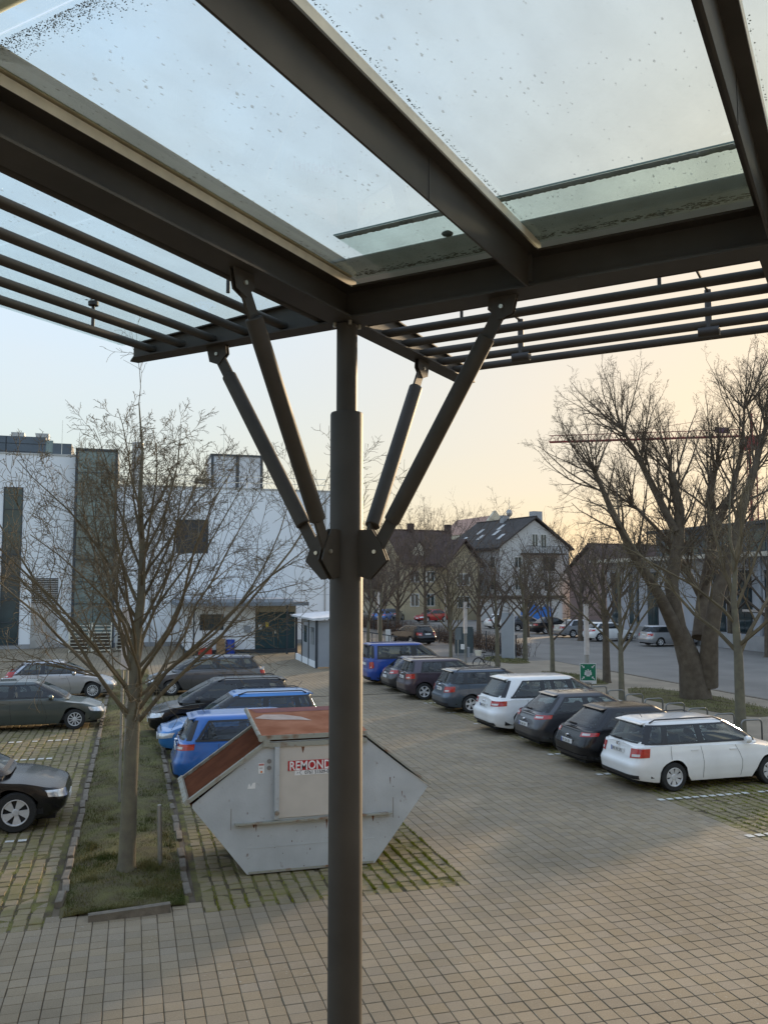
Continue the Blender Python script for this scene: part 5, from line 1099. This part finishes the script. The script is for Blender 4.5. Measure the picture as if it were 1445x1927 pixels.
gm = thing('mural_garage', 'low flat-roofed garage with a bright blue mural below the white house', 'garage', (43.0, 92, 0), R(14))
obj('wall', MB().box(-1.5, 6.5, 0, 6, 0, 2.7), render_h, gm); obj('roof', MB().box(-1.8, 6.8, -.4, 6.2, 2.7, 3.0), wood_m, gm); obj('mural', MB().prism([(.2, .0), (4.9, .0), (4.9, 1.5), (4.0, 2.0), (3.2, 1.5), (2.4, 2.2), (1.4, 1.4), (.2, 1.5)], 'y', -.03, -.004), mat('mural_blue', (.03, .16, .50), .7), gm); obj('mural_panel', MB().box(.9, 1.8, -.035, -.031, 1.7, 2.3), frame_m, gm)
lb = thing('long_building', 'long pale single-storey building with overhanging flat roof across the street', 'building', (42.0, 33, 0), 0)
obj('wall', MB().box(0, 16, 0, 38, -.1, 6.3), mat('pale_blue_render', (.44, .46, .50), .85, 0, .05, .5), lb); obj('roof_edge', MB().box(-1.4, 16, -1.0, 39, 6.3, 6.62), mat('roof_edge_pale', (.50, .46, .38), .7), lb); obj('upper_storey', MB().box(4, 15, 2, 36, 6.62, 9.0), clad_m, lb); obj('upper_roof', MB().box(3.4, 15.5, 1.4, 36.6, 9.0, 9.25), frame_m, lb)
for k in range(12): obj('upper_window', MB().box(3.95, 3.99, 2.8 + k * 2.7, 4.9 + k * 2.7, 7.0, 8.5), wglass, lb)
for k in range(13):
    yy = 1.4 + k * 2.85
    if k in (3, 8): continue
    w = obj('window', MB().box(-.05, .0, yy, yy + 1.5, .9, 5.4), frame_m, lb); obj('pane', MB().box(-.07, -.052, yy + .08, yy + .71, 1.0, 5.3), wglass, w); obj('pane', MB().box(-.07, -.052, yy + .79, yy + 1.42, 1.0, 5.3), wglass, w)
obj('lit_window', MB().box(-.075, -.06, 28.2, 28.7, 2.4, 3.4), wglass, lb)
for k in range(8): obj('column', MB().cyl((-1.1, 1 + k * 5.1, 0), (-1.1, 1 + k * 5.1, 6.3), .14, n=12), clad_l, lb, True)
obj('garden_wall', MB().box(-2.6, -2.3, 8, 30, 0, 1.0), plinth_m, lb)
bs = thing('bicycle_shelter', 'flat dark shelter roof on slim posts in front of the long building', 'shelter', (37.6, 38.0, 0))
obj('roof', MB().box(0, 2.4, 0, 9, 2.6, 2.75), frame_m, bs); obj('gutter', MB().box(-.06, 0, 0, 9, 2.66, 2.8), metal_g, bs)
for k in range(4): obj('post', MB().box(1.9, 2.15, .3 + k * 2.7, .6 + k * 2.7, 0, 2.6), frame_m, bs)
# tower crane far behind
cr_ = thing('tower_crane', 'red tower crane with long lattice jib standing far behind the bare trees', 'crane', (127, 154, 0))
red_c = mat('crane_red', (.22, .035, .03), .6)
def lattice(mb, a, b, w, h, n):
    a, b = Vector(a), Vector(b); d = (b - a) / n; s = Vector((-(b - a).y, (b - a).x, 0)).normalized() * w / 2 if abs((b - a).z) < 1 else Vector((w / 2, 0, 0)); u = Vector((0, 0, h)) if abs((b - a).z) < 1 else Vector((0, h, 0))
    for o in (s, -s): mb.cyl(a + o, b + o, .15, n=5)
    mb.cyl(a + u, b + u, .10, n=5)
    for i in range(n):
        p, q = a + d * i, a + d * (i + 1); m = (p + q) / 2 + u
        for o in (s, -s): mb.cyl(p + o, m, .05, n=4, caps=False); mb.cyl(m, q + o, .05, n=4, caps=False)
        mb.cyl(p + s, q - s, .05, n=4, caps=False)
mb = MB(); lattice(mb, (-1, 1, 36.2), (-35.8, 24, 36.9), 1.4, 1.5, 26); obj('jib', mb, red_c, cr_)
mb = MB(); lattice(mb, (0, 0, 0), (0, 0, 36), 1.8, 1.8, 24); mb.cyl((.9, 1.8, 0), (.9, 1.8, 36), .12, n=5); obj('mast', mb, red_c, cr_)
mb = MB(); lattice(mb, (1, -1, 36.2), (14, -9.5, 36.2), 1.4, 1.2, 9); obj('counter_jib', mb, red_c, cr_)
obj('cab', MB().box(-1.4, 1.4, -1.4, 1.4, 33.2, 36), red_c, cr_); obj('counterweight', MB().box(11, 13.5, -9.2, -7, 33.5, 36), clad_l, cr_); obj('jib_sign', MB().box(-6.8, -3.2, 3.2, 3.3, 37.0, 38.3), mat('crane_sign', (.10, .05, .08), .6), cr_)
mb = MB().cyl((0, 0, 36), (0, 0, 41), .25, n=5); mb.cyl((0, 0, 41), (-22, 14.7, 38.3), .05, n=4); mb.cyl((0, 0, 41), (12, -8, 37.4), .05, n=4); obj('apex', mb, red_c, cr_)
# ---------------------------------------------------------------- street furniture and small things
lampw = mat('lamp_white', (.62, .60, .54), .5, 0, .04, 3); polem = mat('pole_zinc', (.34, .33, .30), .45, .5, .1, 6)
def lamp(label, x, y, h, top):
    P = thing('lamp_post', label, 'lamp post', (x, y, 0), 0, 'slim lamp posts')
    for s in (-.045, .045): obj('pole', MB().cyl((s, 0, 0), (s, 0, h - top + .05), .028, n=12), polem, P, True)
    obj('lamp_head', MB().box(-.085, .085, -.06, .06, h - top, h), lampw, P); obj('lamp_cap', MB().box(-.09, .09, -.065, .065, h, h + .02), polem, P); obj('base_plate', MB().cyl((0, 0, 0), (0, 0, .03), .13, n=16), polem, P); return P
lamp('slim lamp post with white head standing in the planted strip behind the young tree', -.12, 18.6, 3.95, 1.25)
l2 = lamp('slim lamp post with white head that carries the green assembly point sign', 17.55, 31.3, 3.6, 2.0)
l3 = lamp('slim lamp post with white head near the bicycle, small boxes on its poles', 16.4, 41.6, 3.5, 1.6); obj('switch_box', MB().box(-.22, -.08, -.1, .1, 1.1, 1.35), plate_m, l3); obj('switch_box', MB().box(.08, .2, -.1, .1, .7, 1.2), clad_l, l3)
lamp('slim lamp post with white head on the far drive beside the black estate car', 18.4, 65.0, 3.8, 1.8)
lamp('slim lamp post with white head beyond the hedge in front of the white house', 30.2, 82.0, 4.6, 3.0)
sg = thing('assembly_point_sign', 'green and white assembly point sign on the lamp post by the footway', 'sign', (17.50, 31.14, .47), R(-22))
obj('board', MB().box(-.32, .32, 0, .02, 0, .80), wtrim, sg); gb = obj('green_field', MB().box(-.295, .295, -.004, -.0005, .13, .775), mat('sign_green', (.0, .145, .075), .5, 0, .03, 5), sg)
pic = MB(); yy = -.007
def fl(poly): pic.add([(a, yy, b) for a, b in poly], [tuple(range(len(poly)))])
for sx in (-1, 1):
    for sz in (-1, 1):
        cx, cz = sx * .185, .45 + sz * .215
        fl([(cx + sx * .08, cz + sz * .055), (cx + sx * .055, cz + sz * .08), (cx - sx * .03, cz - sz * .005), (cx - sx * .005, cz - sz * .03)]); fl([(cx - sx * .045, cz - sz * .045), (cx - sx * .045, cz + sz * .035), (cx + sx * .035, cz - sz * .045)])
for hx, hz in ((-.085, .50), (0, .54), (.085, .50)): fl([(hx + .032 * math.cos(t * .5236), hz + .032 * math.sin(t * .5236)) for t in range(12)])
fl([(-.14, .34), (.14, .34), (.14, .45), (.10, .475), (-.10, .475), (-.14, .45)]); fl([(-.07, .29), (.07, .29), (.07, .50), (-.07, .50)])
obj('pictogram', pic, wtrim, gb, fix=False)
o = link('lettering', text_mesh('Sammelstelle', .085, .0006, 0, .95), mat('grey_ink', (.2, .2, .2), .6), sg); o.rotation_euler = (R(90), 0, 0); o.location = (-.27, -.003, .035)
hoop = MB()
pts = [(0, -.32, 0), (0, -.32, .70)] + [(0, -.32 + .10 * (1 - math.cos(R(a))), .70 + .10 * math.sin(R(a))) for a in (30, 60, 90)] + [(0, .32 - .10 * (1 - math.cos(R(a))), .70 + .10 * math.sin(R(a))) for a in (90, 60, 30)] + [(0, .32, .70), (0, .32, 0)]
hoop.tube([(b, a, c) for a, b, c in pts], .024, 10)
hm = hoop.mesh('bicycle_stand'); hm.materials.append(mat('stand_zinc', (.22, .22, .21), .4, .7, .1, 6)); hm.shade_smooth()
for k in range(14):
    o = bpy.data.objects.new('bicycle_stand', hm); C.objects.link(o); o.location = (16.0 + random.uniform(-.04, .04), 17.6 + k * 1.12, 0); tag(o, 'steel hoop bicycle stand on the footway in front of the parked cars', 'bicycle stand', 'row of bicycle stands')
bk = thing('bicycle', 'black bicycle with rear basket leaning at the foot of a bare tree', 'bicycle', (17.4, 41.2, 0), R(12))
for xx in (-.52, .52):
    w = obj('wheel', MB().lathe([(.33, -.018), (.345, 0), (.33, .018), (.315, 0), (.33, -.018)], 28, 'y', (xx, 0, .345)), black_m, bk, True); sp = MB()
    for k in range(14): a = k * math.pi / 7; sp.cyl((xx, 0, .345), (xx + .32 * math.cos(a), 0, .345 + .32 * math.sin(a)), .002, n=3)
    obj('spokes', sp, galv, w)
fr_ = MB()
for a, b in (((-.52, .345), (-.08, .30)), ((-.52, .345), (-.18, .82)), ((-.08, .30), (-.20, .90)), ((-.08, .30), (.36, .72)), ((-.18, .78), (.35, .80)), ((.52, .345), (.36, .82)), ((.36, .82), (.34, 1.02))): fr_.cyl((a[0], 0, a[1]), (b[0], 0, b[1]), .016, n=8)
obj('frame', fr_, trim_m, bk, True); obj('saddle', MB().prism([(-.34, -.07), (-.34, .07), (-.1, .02), (-.05, 0), (-.1, -.02)], 'z', .92, .98), trim_m, bk); obj('handlebar', MB().tube([(.25, -.28, 1.06), (.36, -.2, 1.05), (.34, 0, 1.03), (.36, .2, 1.05), (.25, .28, 1.06)], .013, 8), trim_m, bk, True)
obj('basket', MB().lathe([(.13, .80), (.19, 1.05), (.185, 1.05), (.125, .81)], 16, c=(-.52, 0, 0)), galv, bk); obj('mudguard', MB().tube([(-.52 + .37 * math.cos(R(a)), 0, .345 + .37 * math.sin(R(a))) for a in range(10, 190, 20)], .02, 6), trim_m, bk)
bo = tag(obj('bollard', MB().lathe([(.034, 0), (.034, .95), (.03, .975), (0, .985)], 16), polem, None, True), 'thin grey steel post in the grass beside the young tree', 'post'); bo.location = (.51, 14.35, 0); bo.rotation_euler = (R(1), R(-2), 0)
stl = thing('stele', 'tall narrow grey stele beside the drive entrance', 'stele', (21.0, 46.6, 0), R(-20)); obj('panel', MB().box(-.36, .36, -.06, .06, 0, 2.75), mat('stele_grey', (.33, .36, .39), .45, .2, .05, 2), stl); obj('side_edge', MB().box(.361, .40, -.07, .07, 0, 2.76), wtrim, stl); obj('plinth', MB().box(-.42, .46, -.12, .12, 0, .04), plinth_m, stl)
cb_ = thing('cable_cabinet', 'grey-green street cabinet beside the hedge fence', 'cabinet', (20.0, 51.0, 0), R(-10)); obj('housing', MB().box(-.55, .55, -.2, .2, .12, 1.75), mat('cabinet_green', (.055, .075, .08), .6), cb_); obj('plinth', MB().box(-.5, .5, -.18, .18, 0, .12), plinth_m, cb_); obj('door_joint', MB().box(-.005, .005, -.204, -.2005, .2, 1.7), trim_m, cb_)
for (x, y, h, w_, lb_) in ((17.3, 45.0, 2.0, .42, 'blank-backed street sign on a pole beside the slim bare tree'), (21.4, 35.2, 2.2, .3, 'small street sign on a pole behind the assembly point sign')):
    P = thing('street_sign', lb_, 'sign', (x, y, 0), R(20)); obj('pole', MB().cyl((0, 0, 0), (0, 0, h), .03, n=10), polem, P, True); obj('panel', MB().box(-w_ / 2, w_ / 2, -.045, -.031, h - .65, h), mat('sign_back', (.16, .19, .21), .5, .3), P)
P = thing('notice_board', 'narrow white notice board standing on the drive beside the black estate car', 'sign', (17.7, 60.0, 0), R(10)); obj('panel', MB().box(-.2, .2, -.03, .03, .15, 1.15), wtrim, P); obj('foot', MB().box(-.05, .05, -.05, .05, 0, .15), polem, P)
rl = thing('railing', 'dark steel railing with upright bars in front of the drive', 'railing', (11.9, 56.0, 0), R(4))
obj('handrail', MB().tube([(0, 0, 1.75), (3.6, 0, 1.15), (5.4, 0, .85)], .035, 8), frame_m, rl)
for k in range(19): xx = k * .3; obj('bar', MB().cyl((xx, 0, 0), (xx, 0, 1.75 - xx * .167), .014 if k % 4 else .03, n=6), frame_m, rl)
fe = thing('mesh_fence', 'dark wire mesh fence along the drive in front of the hedge', 'fence', (22.4, 48.5, 0), 0)
for k in range(19): obj('post', MB().cyl((0, k * 2.3, 0), (0, k * 2.3, 1.35), .035, n=8), frame_m, fe)
for k in range(18):
    mb = MB()
    for z in (.1, .35, .6, .85, 1.1, 1.3): mb.box(-.006, .006, k * 2.3, (k + 1) * 2.3, z, z + .012)
    for j in range(1, 16): mb.box(-.004, .004, k * 2.3 + j * .144, k * 2.3 + j * .144 + .008, .1, 1.31)
    obj('mesh_panel', mb, frame_m, fe)
hd = MB(); rh = random.Random(9)
for i in range(2600):
    y = rh.uniform(48.5, 92); x = 22.95 + rh.gauss(0, .3); z = 0; L = rh.uniform(.5, 1.35); d = Vector((rh.uniform(-.5, .5), rh.uniform(-.5, .5), 1)).normalized(); p = Vector((x, y, 0)); q = p + d * L; m_ = (p + q) / 2 + Vector((rh.uniform(-.1, .1), rh.uniform(-.1, .1), 0)); hd.tube([p, m_, q], [.012, .008, .004], 3, False)
    for b in range(2): f = rh.uniform(.4, .9); s = p.lerp(q, f); hd.tube([s, s + Vector((rh.uniform(-.3, .3), rh.uniform(-.3, .3), rh.uniform(.05, .3)))], [.006, .003], 3, False)
o = obj('hedge', hd, mat('hedge_twigs', (.095, .055, .032), .9, 0, .35, 2), None, fix=False); tag(o, 'bare brownish hedge behind the mesh fence along the drive', 'hedge')
# by the loading dock
for nm, lb_, x, y, r_, h, m_ in (('blue_barrel', 'blue plastic barrel standing by the loading dock wall', 5.95, 55.2, .29, .92, mat('barrel_blue', (.01, .05, .33), .4)),):
    b = tag(obj(nm, MB().lathe([(0, 0), (r_, 0), (r_, h * .3), (r_ * 1.04, h * .33), (r_, h * .36), (r_, h * .65), (r_ * 1.04, h * .68), (r_, h * .71), (r_, h), (r_ * .9, h + .02), (0, h + .02)], 20), m_, None, True), lb_, 'barrel'); b.location = (x, y, 0)
P = thing('cardboard_box', 'tall brown cardboard box beside the blue barrel', 'box', (5.35, 55.2, 0)); obj('carton', MB().box(-.25, .25, -.25, .25, 0, 1.0), mat('cardboard', (.30, .19, .10), .9), P); obj('flap', MB().box(-.25, .25, -.28, -.252, .7, 1.02), mat('cardboard', (.30, .19, .10), .9), P)
P = thing('red_crate', 'red plastic crate on the ground by the loading dock', 'crate', (4.4, 55.2, 0)); cm = mat('crate_red', (.42, .04, .02), .5)
obj('crate_body', MB().box(-.4, .4, -.25, -.23, 0, .42).box(-.4, .4, .23, .25, 0, .42).box(-.4, -.38, -.23, .23, 0, .42).box(.38, .4, -.23, .23, 0, .42).box(-.38, .38, -.23, .23, 0, .03), cm, P); obj('rim', MB().box(-.43, .43, -.28, .28, .40, .44), cm, P)
for k, (x, y, lb_) in enumerate(((-3.3, 60.0, 'stacked wire mesh roll cage beside the stair tower'), (-1.9, 59.6, 'wire mesh roll cage standing between two others by the stair tower'), (-.4, 60.2, 'wire mesh roll cage nearest the loading dock'))):
    P = thing('roll_cage', lb_, 'cage', (x, y, 0), 0, 'wire roll cages by the white building')
    for xx in (-.6, .6):
        for yy in (-.4, .4): obj('upright', MB().box(xx - .025, xx + .025, yy - .025, yy + .025, 0, 1.9), galv, P)
    for zz in [.15 + j * .22 for j in range(8)]: obj('rail', MB().box(-.6, .6, -.41, -.39, zz, zz + .03).box(-.6, .6, .39, .41, zz, zz + .03).box(-.61, -.59, -.4, .4, zz, zz + .03).box(.59, .61, -.4, .4, zz, zz + .03), galv, P)
    obj('deck', MB().box(-.6, .6, -.4, .4, .1, .15), galv, P); obj('load', MB().box(-.5, .5, -.33, .33, .15, .9 + .3 * k), wood_m, P)
for x, y, lb_ in ((32.5, 37.0, 'red and white roadworks barrier on the far side of the street'), (34.2, 33.8, 'red and white roadworks barrier near the bicycle shelter')):
    P = thing('barrier', lb_, 'barrier', (x, y, 0), R(70))
    for k in range(5): obj('stripe', MB().box(-.75 + k * .3, -.452 + k * .3, -.02, .02, .75, 1.0), cm if k % 2 == 0 else wtrim, P)
    for xx in (-.6, .6): obj('leg', MB().box(xx - .03, xx + .03, -.02, .02, 0, .75), polem, P)
    obj('foot', MB().box(-.75, .75, -.2, .2, 0, .06), under_m, P)
